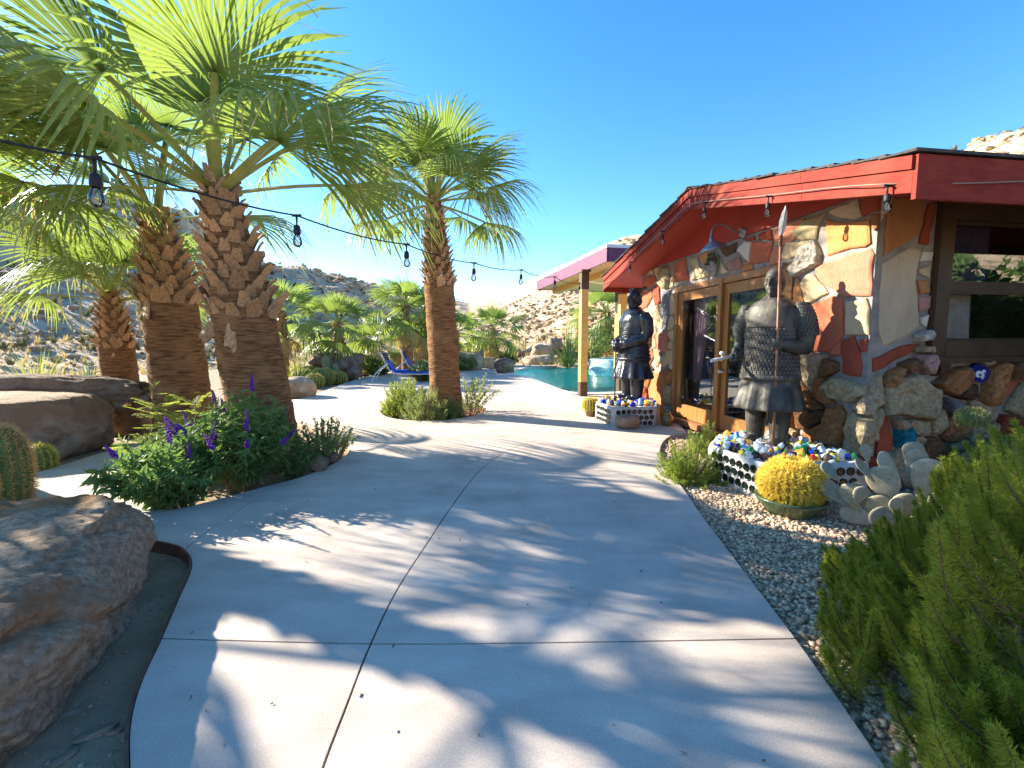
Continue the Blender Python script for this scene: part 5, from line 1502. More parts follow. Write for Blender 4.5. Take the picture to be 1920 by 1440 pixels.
    for r_ in range(rows):
        z = 1.27 - r_ * (.042 if pose == 'spear' else .066)
        for k in range(nc):
            a = -math.pi / 2 + (k - nc / 2 + .5 * (r_ % 2)) * 2 * math.pi / nc
            p, n_ = surf(a, z)
            rt = Matrix((n_.cross(Vector((0, 0, 1))), n_, Vector((0, 0, 1)))).transposed()
            kk_ = .78 if pose == 'spear' else 1.0
            b.box(p + n_ * (.004 + .002 * (r_ % 2)), (.046 * kk_, .014, .050 * kk_), rt @ Matrix.Rotation(R(7), 3, 'X'))
            kn.ell(p + n_ * .014 + Vector((0, 0, .006)), (.007, .006, .008), nu=6, nv=4)
    la = part('lamellar_armour', b); lk_ = part('lacing_knots', kn, M_knot if pose == 'spear' else m, la); lk_['kind'] = 'stuff'; la['kind'] = 'stuff'
    for s in (-1, 1):
        b = MB()
        for r_ in range(10):
            f = r_ / 9; c = Vector((s * (.30 + .068 * math.sin(f * 1.5)), .025 + .015 * f, 1.535 - .31 * f)); rad = .082 + .026 * math.sin(min(1, f * 1.6) * 1.5)
            for k in range(18):
                a = math.pi * 2 * k / 18 + .2 * (r_ % 2); n_ = Vector((math.cos(a), math.sin(a) * 1.0, .15 - .0 * f)).normalized()
                if n_.x * s < -.35: continue
                p = c + Vector((n_.x * rad, n_.y * rad, 0)); up = Vector((0, 0, 1))
                t_ = n_.cross(up).normalized(); rt = Matrix((t_, n_, t_.cross(n_))).transposed()
                b.box(p + n_ * .004, (.033, .012, .034), rt); b.ell(p + n_ * .011, (.006, .006, .007), nu=6, nv=4)
        if pose == 'spear': part('shoulder_armour', b)
    b = MB(); b.loft([ring(0, .005, .725, .332, .276, 40, 2.4), ring(0, .005, .775, .328, .272, 40, 2.4)]); part('belt', b)
    # chest plate and robe panels
    if pose == 'spear':
        b = MB(); V = []; 
        for z in (1.30, 1.38, 1.46, 1.50):
            for k in range(9):
                a = -math.pi / 2 + (k - 4) * .20 * (1 if z < 1.45 else .85); p, n_ = surf(a, z); V.append(p + n_ * .016)
        b.add(V, [(i * 9 + k, i * 9 + k + 1, (i + 1) * 9 + k + 1, (i + 1) * 9 + k) for i in range(3) for k in range(8)], 0, True); part('chest_plate', b)
    return st
M_bronze = mat('weathered_clay', (.018, .017, .015), (.10, .092, .074), rough=.5, scale=4.5, bump=.5, bscale=28, bdist=.012, c3=(.22, .20, .15), c3scale=3.2, c3range=(.57, .74), spec=.35, detail=10)
M_black = mat('black_glaze', (.010, .011, .018), (.030, .033, .050), rough=.26, scale=4, bump=.35, bscale=22, bdist=.012, c3=(.085, .085, .08), c3scale=4, c3range=(.58, .74), spec=.6)
ZP = .33
S1 = (2.93, 5.2, ZP - .01)
warrior('weathered clay warrior statue in laced armour holding a tall spear', S1, R(-50), 1.02, 'spear', M_bronze, 1)
S2 = (2.36, 8.95, ZP - .01)
warrior('black robed warrior statue with hands clasped on a thin sword', S2, math.atan2(-.93, .36), 1.10, 'sword', M_black, 2)
# spear
b0 = dp(1449, 846, 4.93); b0.z = ZP - .01; b1 = dp(1464, 440, 4.95)
sp = thing('spear', 'brown wooden spear with pale blade held by the armoured statue', 'spear', b0)
mb = MB(); mb.tube([b0, b0.lerp(b1, .5) + Vector((.006, 0, 0)), b1], [.014, .0135, .0125], 10); mb.build('shaft', mat('spear_wood', (.19, .085, .05), (.30, .15, .09), rough=.5, scale=6, stretch=(8, 8, 1)), sp)
dv = (b1 - b0).normalized(); tip = dp(1473, 386, 4.95)
ax = (tip - b1).normalized(); sd = Vector((.9, -.3, 0)).normalized(); L_ = (tip - b1).length
V = []
for t, w in ((-.02, .018), (.15, .030), (.45, .036), (.75, .026), (1.0, .003)):
    c = b1 + ax * L_ * t; nn = ax.cross(sd).normalized(); V.append([c - sd * w, c + nn * .010, c + sd * w, c - nn * .010])
mb = MB(); mb.loft(V, True, 0, False); mb.build('blade', mat('pale_blade', (.36, .34, .30), (.58, .55, .48), rough=.5, scale=18, bump=.3), sp)
mb = MB()
for k in range(5): c = b1 - dv * (.02 + .022 * k); mb.tube([c - dv * .008, c + dv * .008], .021, 10)
mb.build('binding', MATS['brown_steel'], sp)
# the short rod in the statue's right fist
RZ = R(-50); h2 = Vector(S1) + Vector((Matrix.Rotation(RZ, 3, 'Z') @ Vector((-.335, -.16, .98)) * 1.02))
rod = thing('sword_hilt', 'short pale rod with round knob in the right fist of the armoured statue', 'sword hilt', h2)
da = (Matrix.Rotation(RZ, 3, 'Z') @ Vector((-.3, -.9, -.15))).normalized()
mb = MB(); mb.tube([h2 - da * .10, h2 + da * .34], [.016, .020], 10); mb.build('rod', MATS['pale_blade'], rod)
mb = MB(); mb.ell(h2 + da * .18 + Vector((0, 0, .06)), (.032, .032, .026)); mb.tube([h2 + da * .18, h2 + da * .18 + Vector((0, 0, .05))], .008, 8); mb.build('knob', MATS['pale_blade'], rod)
# thin sword of the black statue
f2 = Vector((-.93, -.36, 0)).normalized(); hb = Vector(S2) + f2 * .40 + Vector((0, 0, 1.08))
sw = thing('sword', 'thin dark sword planted before the black robed statue', 'sword', (hb.x, hb.y, ZP))
mb = MB(); mb.loft([[Vector((hb.x + dx, hb.y + dy, z)) for dx, dy in ((-.012, 0), (0, -.005), (.012, 0), (0, .005))] for z in (ZP - .01, ZP + .12, 1.30)], True, 0, False); mb.build('blade', MATS['brown_steel'], sw)
mb = MB(); mb.tube([(hb.x, hb.y, 1.30), (hb.x, hb.y, 1.50)], .018, 10); mb.ell((hb.x, hb.y, 1.51), (.026, .026, .022)); mb.build('grip', M_black, sw)

# ================================================================== bottle planters
M_render = mat('white_mortar', (.50, .48, .44), (.68, .66, .61), rough=.92, scale=7, bump=.7, bscale=26, bdist=.02)
M_bottle = mat('dark_bottle_glass', (.004, .007, .005), (.012, .018, .013), rough=.12, scale=10, spec=.6)
M_rimg = mat('bottle_rim', (.02, .03, .022), (.05, .06, .045), rough=.2, scale=10, spec=.6)
def bottle_mesh():
    mb = MB(); n = 18
    mb.lathe([(.041, -.02), (.041, .007), (.038, .010), (.035, .0085), (.033, .0055), (.018, .0065), (.001, .007)], (0, 0, 0), n, 0, False)
    me = mb.mesh('bottle_end'); me.materials.append(M_bottle); return me
BOT = bottle_mesh()
def planter(label, P, rows, seed, faces):
    P = [Vector((p[0], p[1], 0)) for p in P]; c = sum(P, Vector()) / len(P)
    t_ = thing('bottle_planter', label, 'planter', (c.x, c.y, -.09)); q = random.Random(seed)
    mb = MB(); n = len(P); rings_ = []
    def off(k, s, z): return Vector((c.x + (P[k].x - c.x) * s, c.y + (P[k].y - c.y) * s, z))
    fineP = []
    for k in range(n):
        for j in range(7): fineP.append(P[k].lerp(P[(k + 1) % n], j / 7))
    def ro(s, z, amp=.006): return [Vector((c.x + (p.x - c.x) * (s + q.uniform(-amp, amp)), c.y + (p.y - c.y) * (s + q.uniform(-amp, amp)), z + q.uniform(-amp, amp))) for p in fineP]
    mb.loft([ro(1.015, -.1), ro(1.0, .12, .003), ro(1.0, ZP - .05, .003), ro(.985, ZP, .008), ro(.93, ZP + .004, .008), ro(.9, ZP - .03)], True, 0, True)
    mb.build('planter_wall', M_render, t_)
    for k in faces:
        a, b = P[k], P[(k + 1) % n]; L = (b - a).length; d = (b - a) / L; nn = Vector((d.y, -d.x, 0))
        if nn.dot(a - c) < 0: nn = -nn
        m = int((L - .05) / .098)
        for r_ in range(rows):
            z = ZP - .085 - r_ * .098
            for j in range(m):
                s = (L - (m - 1) * .098) / 2 + j * .098 + (.03 if r_ % 2 else 0)
                if s > L - .05: continue
                p = a + d * s + nn * .002 + Vector((0, 0, z + q.uniform(-.006, .006)))
                fr_ = Matrix((d, nn.cross(d), nn)).transposed().to_4x4()
                o = bpy.data.objects.new('bottle_end', BOT); COL.objects.link(o); o.parent = t_; o.matrix_parent_inverse = world_of(t_).inverted()
                o.matrix_basis = Matrix.Translation(p) @ fr_
    return t_
PL1 = [(2.38, 4.27), (3.42, 4.30), (3.52, 4.75), (3.40, 5.62), (2.60, 5.70), (2.20, 5.05)]
PL2 = [(1.75, 7.93), (2.55, 8.02), (2.74, 8.4), (2.72, 9.25), (1.95, 9.35), (1.60, 8.68)]
planter('white mortar planter studded with bottle ends under the spear statue', PL1, 3, 1, (0, 5, 4))
planter('small white planter studded with bottle ends under the black statue', PL2, 3, 2, (0, 5, 4))
GL = {'clear': (.72, .78, .76), 'cobalt blue': (.015, .05, .55), 'sky blue': (.22, .48, .75), 'green': (.05, .32, .10), 'amber': (.62, .30, .05), 'red': (.45, .03, .025), 'yellow': (.72, .62, .06), 'dark brown': (.05, .03, .02)}
CH = []
for s in range(5):
    tv, tf = rock_template(60 + s, 1)
    CH.append((tv, tf))
CM = {}
def chunk_mesh(v, colr):
    if (v, colr) not in CM:
        me = np_mesh('glass_chunk', CH[v][0], CH[v][1]); c = GL[colr]
        me.materials.append(mat('glass_' + colr.replace(' ', '_'), c, tuple(min(1, k * 1.25) for k in c), rough=.10, scale=2, spec=.7, trans=.25, tcol=c, coat=.4)); CM[(v, colr)] = me
    return CM[(v, colr)]
def chunks(P, n, seed, avoid, where, weights):
    q = random.Random(seed); xs = [p[0] for p in P]; ys = [p[1] for p in P]; done = 0
    while done < n:
        x, y = q.uniform(min(xs), max(xs)), q.uniform(min(ys), max(ys))
        cx, cy = sum(xs) / len(xs), sum(ys) / len(ys)
        if not in_poly(cx + (x - cx) / .94, cy + (y - cy) / .94, P): continue
        if any(math.hypot(x - a, y - b) < r for a, b, r in avoid): continue
        colr = q.choices(list(GL), weights)[0]; s = q.uniform(.026, .058)
        o = bpy.data.objects.new('glass_chunk', chunk_mesh(q.randrange(5), colr)); COL.objects.link(o)
        o.location = (x, y, ZP + s * .45); o.rotation_euler = (q.random() * 6, q.random() * 6, q.random() * 6); o.scale = (s * 1.25, s, s * .75)
        tag(o, f'{colr} glass chunk lying on {where}', 'glass', f'{colr} glass chunks on {where}'); done += 1
chunks(PL1, 150, 5, [(S1[0], S1[1], .20)], 'the planter of the spear statue', [9, 2, 3, 2, 2, 2, 2, 4])
chunks(PL2, 90, 6, [(S2[0], S2[1], .22)], 'the planter of the black statue', [5, 5, 3, 1, 3, 1, 3, 4])
# urn beside the small planter
p = gp(1252, 799); mb = MB()
mb.lathe([(.05, 0), (.085, .02), (.12, .09), (.115, .15), (.075, .19), (.055, .21), (.07, .235), (.062, .235), (.045, .20)], (p.x, p.y + .05, -.0), 22)
tag(mb.build('urn', mat('gilt_urn', (.10, .075, .03), (.30, .22, .08), rough=.4, metal=.5, scale=12), None, fix=False), 'small dark gilt urn beside the wooden door frame', 'urn')

# ================================================================== cacti
M_spine = mat('golden_spine', (.80, .58, .06), (.90, .74, .16), rough=.5, scale=8, trans=.3, tcol=(.9, .75, .2))
M_spine_r = mat('rusty_spine', (.50, .26, .10), (.70, .46, .22), rough=.5, scale=8, trans=.3, tcol=(.8, .55, .25))
M_cact = mat('cactus_green', (.06, .12, .025), (.12, .19, .05), rough=.6, scale=9, bump=.2)
M_cact2 = mat('grey_cactus', (.14, .17, .09), (.22, .25, .14), rough=.7, scale=9, bump=.3)
def barrel(label, c, r, h, ribs=24, spn=9, slen=.035, m=M_cact, ms=M_spine, seed=1, name='barrel_cactus', group=None, sw=.9, root=None, nz=26, crown=False, ra=.075, pe=2.6):
    c = Vector(c); t_ = thing(name, label, 'cactus', root or c, group); q = random.Random(seed); g = np.random.default_rng(seed)
    mb = MB(); rings_ = []
    n = ribs * 4
    prof = lambda t: (math.sin(math.pi * (.10 + .90 * t) if t < .5 else math.pi * (.55 + .45 * (t - .5) / .5)) ** .62 if False else (max(0.0, 1 - abs(2 * t - .92) ** pe / 1.2)) ** .5)
    ts = [k / nz for k in range(nz + 1)]
    for t in ts:
        rr = r * max(.05, prof(t)); z = h * (t - (.03 * (1 - 0) if t > .97 else 0))
        rings_.append([c + Vector((math.cos(2 * math.pi * k / n) * rr * (1 + ra * math.cos(ribs * 2 * math.pi * k / n)), math.sin(2 * math.pi * k / n) * rr * (1 + ra * math.cos(ribs * 2 * math.pi * k / n)), z)) for k in range(n)])
    mb.loft(rings_, True, 0, True); mb.build('body', m, t_, fix=False)
    P, D, Sz = [], [], []
    na = max(8, int(h / r * 9))
    for j in range(ribs):
        a = 2 * math.pi * j / ribs
        for k in range(na):
            t = .08 + .91 * (k + .5) / na; rr = r * prof(t) * (1 + ra); p = np.array([c.x + math.cos(a) * rr, c.y + math.sin(a) * rr, c.z + h * t])
            nrm = np.array([math.cos(a) * max(.1, prof(t)), math.sin(a) * max(.1, prof(t)), (t - .5) * 1.6])
            cnt = spn + (spn if crown and t > .85 else 0)
            P.append(np.repeat(p[None], cnt, 0)); D.append(nrm[None] * .8 + g.normal(size=(cnt, 3)) * .55); Sz.append(slen * g.uniform(.6, 1.25, cnt))
    leaves('spines', 'needle', np.vstack(P), np.vstack(D), np.concatenate(Sz), ms, t_, seed, sw)
    return t_
# the golden barrel in its green bowl
bc = Vector((2.50, 4.00, -.075))
mb = MB(); mb.lathe([(.13, 0), (.17, .015), (.235, .09), (.285, .16), (.292, .178), (.275, .185), (.258, .165), (.21, .12), (.01, .115)], bc, 40, 0)
tag(mb.build('bowl', mat('green_glaze', (.035, .075, .035), (.10, .15, .07), rough=.3, scale=5, spec=.6, c3=(.22, .24, .12), c3scale=4), None, fix=False), 'wide green glazed bowl holding the big golden barrel cactus', 'bowl')
M_soil = mat('soil', (.12, .075, .045), (.2, .13, .08), rough=.95, scale=20, bump=.6)
barrel('big golden barrel cactus in the green bowl on the gravel', (bc.x, bc.y, .035), .222, .40, 27, 19, .055, seed=3, sw=1.0, crown=True, ra=.10, pe=2.0, m=mat('golden_skin', (.30, .25, .045), (.44, .35, .07), rough=.6, scale=9))
# the small potted one by the far planter
p = Vector((1.56, 9.0, 0)); mb = MB(); mb.lathe([(.08, 0), (.12, .14), (.135, .15), (.12, .15), (.10, .12), (.01, .12)], p, 22, 0)
tag(mb.build('pot', mat('brown_pot', (.18, .10, .06), (.26, .16, .1), rough=.7, scale=8), None, fix=False), 'brown clay pot at the corner of the small bottle planter', 'pot')
barrel('yellow barrel cactus in the brown pot by the small planter', p + Vector((0, 0, .10)), .15, .27, 20, 9, .04, seed=4)
# left foreground
p = gp(-50, 965); barrel('tall dark barrel cactus with orange spines behind the huge boulder', (p.x, p.y + .2, -.09), .22, .84, 20, 9, .055, m=M_cact, ms=M_spine_r, seed=5, sw=.7, nz=40)
p = gp(66, 962); barrel('little red spined barrel cactus behind the huge boulder', (p.x, p.y, -.09), .115, .19, 16, 10, .05, m=M_cact, ms=M_spine_r, seed=6, sw=.7)
p = gp(38, 890); barrel('small green barrel cactus in the shade of the long boulder', (p.x - .1, p.y + .25, -.09), .18, .38, 18, 9, .045, m=M_cact, ms=M_spine, seed=16, sw=.7)
for i, (x, y, r) in enumerate([(563, 722, 20), (585, 724, 16), (600, 720, 20), (574, 714, 19), (592, 710, 20), (609, 716, 14), (632, 717, 14), (556, 710, 15), (523, 748, 9)]):
    p = gp(x, y); rr = r / FPX * p.y; barrel('golden barrel cactus clustered beside the paving near the columnar cacti', (p.x, p.y + rr * .6, -.09), rr, rr * 1.75, 20, 6, .06, seed=20 + i, group='golden barrels beside the paving', sw=.8, m=M_cact)
p = dp(1822, 790, 4.15); barrel('mossy green barrel cactus on the rocks under the brown window', (p.x, p.y, p.z - .05), .10, .17, 18, 8, .03, seed=33, m=M_cact, ms=mat('dull_spine', (.22, .22, .07), (.32, .3, .12), rough=.6))
def column_cactus(label, pts, r, seed, arms=()):
    t_ = thing('columnar_cactus', label, 'cactus', pts[0]); mb = MB()
    def ribbed(P, r):
        P = smooth_line(P, 5); n = 44; prev = Vector((1, 0, 0)); R_ = []
        for i, p in enumerate(P):
            tn = (P[min(i + 1, len(P) - 1)] - P[max(i - 1, 0)]).normalized(); x = (prev - tn * prev.dot(tn)).normalized(); prev = x; y = tn.cross(x)
            f = min(1, ((len(P) - 1 - i) / 3.0 + .02)) ** .5
            R_.append([p + (x * math.cos(2 * math.pi * k / n) + y * math.sin(2 * math.pi * k / n)) * r * f * (1 + .10 * math.cos(11 * 2 * math.pi * k / n)) for k in range(n)])
        mb.loft(R_, True, 0, True)
    ribbed(pts, r)
    o = mb.build('stem', M_cact2, t_, fix=False)
    for A_, ra in arms:
        mb = MB(); 
        ribbed(A_, ra); mb.build('arm', M_cact2, t_, fix=False)
p = gp(612, 714); column_cactus('curving columnar cactus before the dark layered boulder', [p + Vector((.25, 0, -.1)), p + Vector((.12, 0, .3)), p + Vector((0, 0, .65)), p + Vector((.02, 0, .95))], .13, 1)
p = gp(629, 714); column_cactus('short columnar cactus before the dark layered boulder', [p + Vector((0, 0, -.1)), p + Vector((.03, 0, .3)), p + Vector((.02, 0, .68))], .12, 2)
p = gp(673, 704); column_cactus('slim columnar cactus with one arm before the tan boulder', [p + Vector((0, 0, -.1)), p + Vector((0, 0, .4)), p + Vector((.06, 0, .78))], .12, 3, [([p + Vector((-.05, 0, .18)), p + Vector((-.2, -.03, .24)), p + Vector((-.24, -.03, .42))], .10)])
p = gp(902, 690); column_cactus('dark columnar cactus among the yellow posts', [p + Vector((0, 0, -.1)), p + Vector((0, 0, .6)), p + Vector((.02, 0, 1.05))], .15, 4)
# prickly pear
M_pad = mat('grey_pad', (.29, .26, .165), (.42, .375, .265), rough=.8, scale=4, bump=.4, bscale=45, bdist=.008, objvar=.2, c3=(.13, .11, .06), c3scale=26, c3range=(.63, .68), spec=.2)
def pad_mesh(seed):
    q = random.Random(seed); mb = MB(); n = 26
    O = []
    for k in range(n):
        a = 2 * math.pi * k / n - math.pi / 2
        z = .5 + .5 * math.sin(a); w = math.cos(a) * (.235 + .165 * math.sin(a)) * (1 + .04 * q.uniform(-1, 1)); O.append((w, z))
    R_ = []
    for s, y in ((.0, .036), (.55, .036), (.86, .032), (.97, .018), (1.0, 0), (.97, -.018), (.86, -.032), (.55, -.036), (.0, -.036)):
        s = max(s, .02); R_.append([Vector((w * s, y + .09 * (w * s) ** 2 * 3, .5 + (z - .5) * s)) for w, z in O])
    mb.loft(R_, True, 0, True); me = mb.mesh('pad'); me.materials.append(M_pad); return me
PADS = [pad_mesh(k) for k in range(4)]
pbase = gp(1700, 1000)
pear = thing('prickly_pear', 'grey green prickly pear cactus sprawling beside the juniper', 'cactus', (pbase.x, pbase.y, -.09))
areole = MB()
def pad(x, y, depth, L, lean, yaw, fwd, seed):
    """foot pixel, depth, length in m, lean in the picture plane (deg, + = right), turn about its own axis, tip towards camera"""
    p = dp(x, y, depth); o = bpy.data.objects.new('pad', PADS[seed % 4]); COL.objects.link(o); o.parent = pear; o.matrix_parent_inverse = world_of(pear).inverted()
    o.matrix_basis = Matrix.Translation(p) @ Matrix.Rotation(R(-38), 4, 'Z') @ Matrix.Rotation(R(lean), 4, 'Y') @ Matrix.Rotation(R(fwd), 4, 'X') @ Matrix.Rotation(R(yaw), 4, 'Z') @ Matrix.Diagonal((L * 1.05, L * .9, L, 1))
for k, a in enumerate([(1672, 1000, 3.6, .30, -25, 10, 10), (1668, 960, 3.75, .36, -12, 5, 5), (1640, 905, 3.75, .21, -35, 70, 0), (1628, 870, 3.78, .15, -10, 40, 0), (1690, 915, 3.85, .30, -28, 60, 0), (1705, 905, 3.85, .27, 10, 25, -5),
        (1722, 890, 3.9, .26, -12, 20, 0), (1728, 950, 3.8, .38, 4, 15, 0), (1700, 985, 3.55, .26, -5, 10, 15), (1688, 975, 3.5, .17, -14, 35, 10), (1650, 985, 3.6, .26, -70, 15, 12), (1610, 960, 3.65, .22, -25, 5, 5), (1600, 950, 3.65, .17, 20, 20, 0),
        (1592, 950, 3.68, .24, -48, 40, 0), (1575, 905, 3.7, .18, -40, 55, 0), (1650, 945, 3.7, .22, -62, 20, 0), (1745, 985, 3.55, .28, 14, 20, 5), (1765, 940, 3.75, .25, 8, 70, 0), (1752, 1000, 3.4, .24, 20, 10, 20), (1720, 1010, 3.4, .22, -10, 5, 30), (1785, 930, 3.8, .24, 30, 40, 0), (1690, 1005, 3.45, .26, -42, 12, 20)]):
    pad(a[0], a[1], a[2], a[3] * 1.12, *a[4:], k)

# ================================================================== gravel and small stones
bed = [tuple(p) for p in smooth_line(BEDR, 4)] + [(1.5, .6), (4.6, .6), (5.2, 4.7), (3.55, 4.55), (3.05, 8.0)]
M_grav = mat('gravel', (.34, .22, .13), (.72, .55, .37), rough=.9, scale=42, detail=1, contrast=(.38, .62), c3=(.30, .15, .10), c3scale=31, c3range=(.60, .64))
M_gravbed = mat('gravel_bed', (.38, .27, .17), (.52, .39, .26), rough=.95, scale=60, bump=.8, bscale=90)
vs_, fs_ = cdt_region([[Vector(p) for p in bed]], [], lambda x, y: in_poly(x, y, bed))
structure(link_mesh('gravel_bed', slab_mesh('gravel_bed', vs_, fs_, -.045, -.1), M_gravbed))
def pebbles(name, label, P, n, size, seed, m, z0, near=None):
    g = np.random.default_rng(seed); xs = [p[0] for p in P]; ys = [p[1] for p in P]; L = []
    while len(L) < n:
        x, y = g.uniform(min(xs), max(xs)), g.uniform(min(ys), max(ys))
        if near and g.random() > near(x, y): continue
        if in_poly(x, y, P) and not in_poly(x, y, PL1): L.append((x, y, z0))
    Vs, Fs, o = [], [], 0; L = np.array(L)
    for s in range(3):
        tv, tf = rock_template(70 + s, 1); sub = L[s::3]; k = len(sub)
        fr_ = np_frames(g.normal(size=(k, 3)), rng=g); sz = g.uniform(*size, k) * g.uniform(.7, 1.3, k)
        mt = fr_ * sz[:, None, None]; mt[:, 2, :] *= .7
        sub = sub + np.stack([np.zeros(k), np.zeros(k), sz * .35], 1)
        v, f = np_scatter(tv, tf, mt, sub); Vs.append(v); Fs.append(f + o); o += len(v)
    return tag(link_mesh(name, np_mesh(name, np.vstack(Vs), np.vstack(Fs), smooth=True), m), label, 'gravel', kind='stuff')
vis = lambda x, y: 1.0 if (y < 4.8 and x < 3.6) else .25
pebbles('gravel', 'pale mixed gravel between the paving and the house wall', bed, 17500, (.011, .021), 1, M_grav, -.045, vis)
lb = [(-1.9, .8), (-1.45, 1.4)] 
near_bed = [tuple(p) for p in left_edge] + [(-6, 3.6), (-6, .2), (-1.1, .2)]
M_debris = mat('dirt_stones', (.20, .14, .085), (.44, .33, .23), rough=.95, scale=30, detail=2)
pebbles('stone_litter', 'small stones and clods littering the shaded dirt of the boulder bed', near_bed, 3000, (.004, .014), 2, M_debris, -.088)
back_bed = [(-9, 6.4), (-2.2, 6.4), (-2.0, 9), (-9, 12)]
pebbles('garden_gravel', 'small stones on the dirt under the palms', back_bed, 1800, (.012, .03), 3, M_debris, -.088)
ring_bed = [tuple(p) for p in bed_d]
pebbles('bark_mulch', 'reddish mulch chips in the round palm bed', ring_bed, 900, (.02, .04), 4, mat('mulch', (.16, .07, .04), (.30, .15, .09), rough=.9, scale=20), -.085)
q = random.Random(14); Vv, Ff = [], []
for k in range(150):
    x, y = q.uniform(-2.2, 2.6), q.uniform(1.5, 9)
    if not in_concrete(x, y): continue
    a = q.random() * 6.28; l = q.uniform(.004, .012); w = l * q.uniform(.15, .5); d = Vector((math.cos(a), math.sin(a), 0)); e = Vector((-d.y, d.x, 0)); c = Vector((x, y, .003)); i = len(Vv)
    Vv += [c - d * l - e * w, c + d * l - e * w * .6, c + d * l + e * w * .6 + Vector((0, 0, .006)), c - d * l + e * w + Vector((0, 0, .003))]; Ff.append((i, i + 1, i + 2, i + 3))
tag(link_mesh('leaf_litter', np_mesh('leaf_litter', np.array([v[:] for v in Vv]), np.array(Ff)), mat('litter', (.12, .08, .045), (.26, .18, .10), rough=.9, scale=40)), 'specks of dry leaf litter scattered on the paving', 'litter', kind='stuff')
q = random.Random(4)
for i, (x, y, s) in enumerate([(345, 1377, .07), (215, 1375, .035), (120, 1425, .05)]):
    p = gp(x - 165 if i == 0 else x, y, -.088)
    boulder('flat grey stone flake lying on the shaded dirt of the boulder bed', (p.x, p.y, -.08), (s * 1.8, s * .8, s * .3), 80 + i, q.random() * 3, M_granite, 3, .4, group='stone flakes on the shaded dirt', name='stone_flake')
for i, (x, y, w, h) in enumerate([(592, 884, 38, 26), (620, 868, 26, 18)]):
    gboulder(['dark stone at the edge of the salvia bed', 'smaller stone at the tip of the salvia bed'][i], x, y, w, h, 90 + i, M_granite_d)

# ================================================================== string lights
M_wire = mat('black_rubber', (.010, .011, .012), (.02, .02, .022), rough=.6, scale=9)
M_bulb = glass_mat('bulb_glass', (.88, .88, .87), ior=1.8)
M_fil = mat('filament', (.35, .25, .12), (.5, .36, .18), rough=.4, metal=.8)
def bulb_unit(t_, p, s=1.0, sway=(0, 0)):
    d = Vector((sway[0], sway[1], -1)).normalized(); mb = MB()
    mb.tube([p - Vector((.03, 0, 0)) * s, p + Vector((.03, 0, 0)) * s], .009 * s, 8); mb.tube([p, p + d * .062 * s], [.009 * s, .005 * s], 8)
    c = p + d * .06 * s; mb.tube([c, c + d * .012 * s, c + d * .05 * s, c + d * .062 * s], [.010 * s, .021 * s, .023 * s, .020 * s], 14)
    so = mb.build('socket', M_wire, t_)
    c2 = c + d * .060 * s; n = 16; x = d.cross(Vector((0, 1, 0))).normalized(); y = d.cross(x)
    prof = [(.015, 0), (.018, .012), (.027, .035), (.030, .052), (.027, .068), (.017, .080), (.003, .085)]
    mb = MB(); mb.loft([[c2 + d * z * s + (x * math.cos(2 * math.pi * k / n) + y * math.sin(2 * math.pi * k / n)) * r * s for k in range(n)] for r, z in prof], True, 0, True); b = mb.build('bulb', M_bulb, so)
    mb = MB(); mb.tube([c2, c2 + d * .02 * s], [.008 * s, .005 * s], 6)
    mb.tube([c2 + d * .02 * s + x * .008 * s, c2 + d * .055 * s + x * .011 * s, c2 + d * .055 * s - x * .011 * s, c2 + d * .02 * s - x * .008 * s], .0014 * s, 5, False); mb.build('filament', M_fil, so)
tees = [dp(176, 296, 2.28), dp(556, 404, 3.5), dp(762, 458, 4.75), dp(889, 493, 6.0), dp(977, 506, 7.3), dp(1040, 519, 8.9), dp(1086, 531, 10.9)]
anchor0 = dp(-330, 170, 1.35); anchor1 = Vector((pb.x, pb.y - .12, 3.0))
sl = thing('string_lights', 'black string of clear bulbs slung from the left over the path to the patio post', 'string lights', anchor1)
path = [anchor0] + tees + [anchor1]; fine_ = []
for i in range(len(path) - 1):
    a_, b_ = path[i], path[i + 1]
    for k in range(8):
        t = k / 8; p_ = a_.lerp(b_, t); p_.z -= .05 * (b_ - a_).length * 4 * t * (1 - t) * .5; fine_.append(p_)
fine_.append(anchor1)
mb = MB(); mb.tube(fine_, .0062, 6); mb.build('wire', M_wire, sl)
q = random.Random(3)
for p_ in tees: bulb_unit(sl, p_, 1.12, (q.uniform(-.05, .05), q.uniform(-.05, .05)))
# along the red rake
o_ = H(0, -OV - .035, 0)
pts = [pp(x, y, o_, W) for x, y in [(1664, 345), (1560, 352), (1441, 366), (1322, 378), (1287, 388), (1242, 432), (1181, 490), (1136, 530)]]
sl2 = thing('string_lights', 'black string of clear bulbs stapled along the red rake of the stone house', 'string lights', pts[0])
sp_ = [H(RA0 - .05, 2.5, 2.80), H(RA0 - .05, .9, 2.79), H(RA0 - .045, -.2, 2.72)] + pts + [Vector((pb.x + .1, pb.y - .1, 3.05))]
mb = MB(); mb.tube(smooth_line(sp_, 4), .006, 6); mb.build('wire', mat('tan_wire', (.22, .15, .11), (.3, .2, .15), rough=.6), sl2)
for k in (0, 2, 3, 5, 6): bulb_unit(sl2, pts[k] + Vector((0, 0, -.01)), 1.1, (q.uniform(-.08, .08), q.uniform(-.08, .08)))

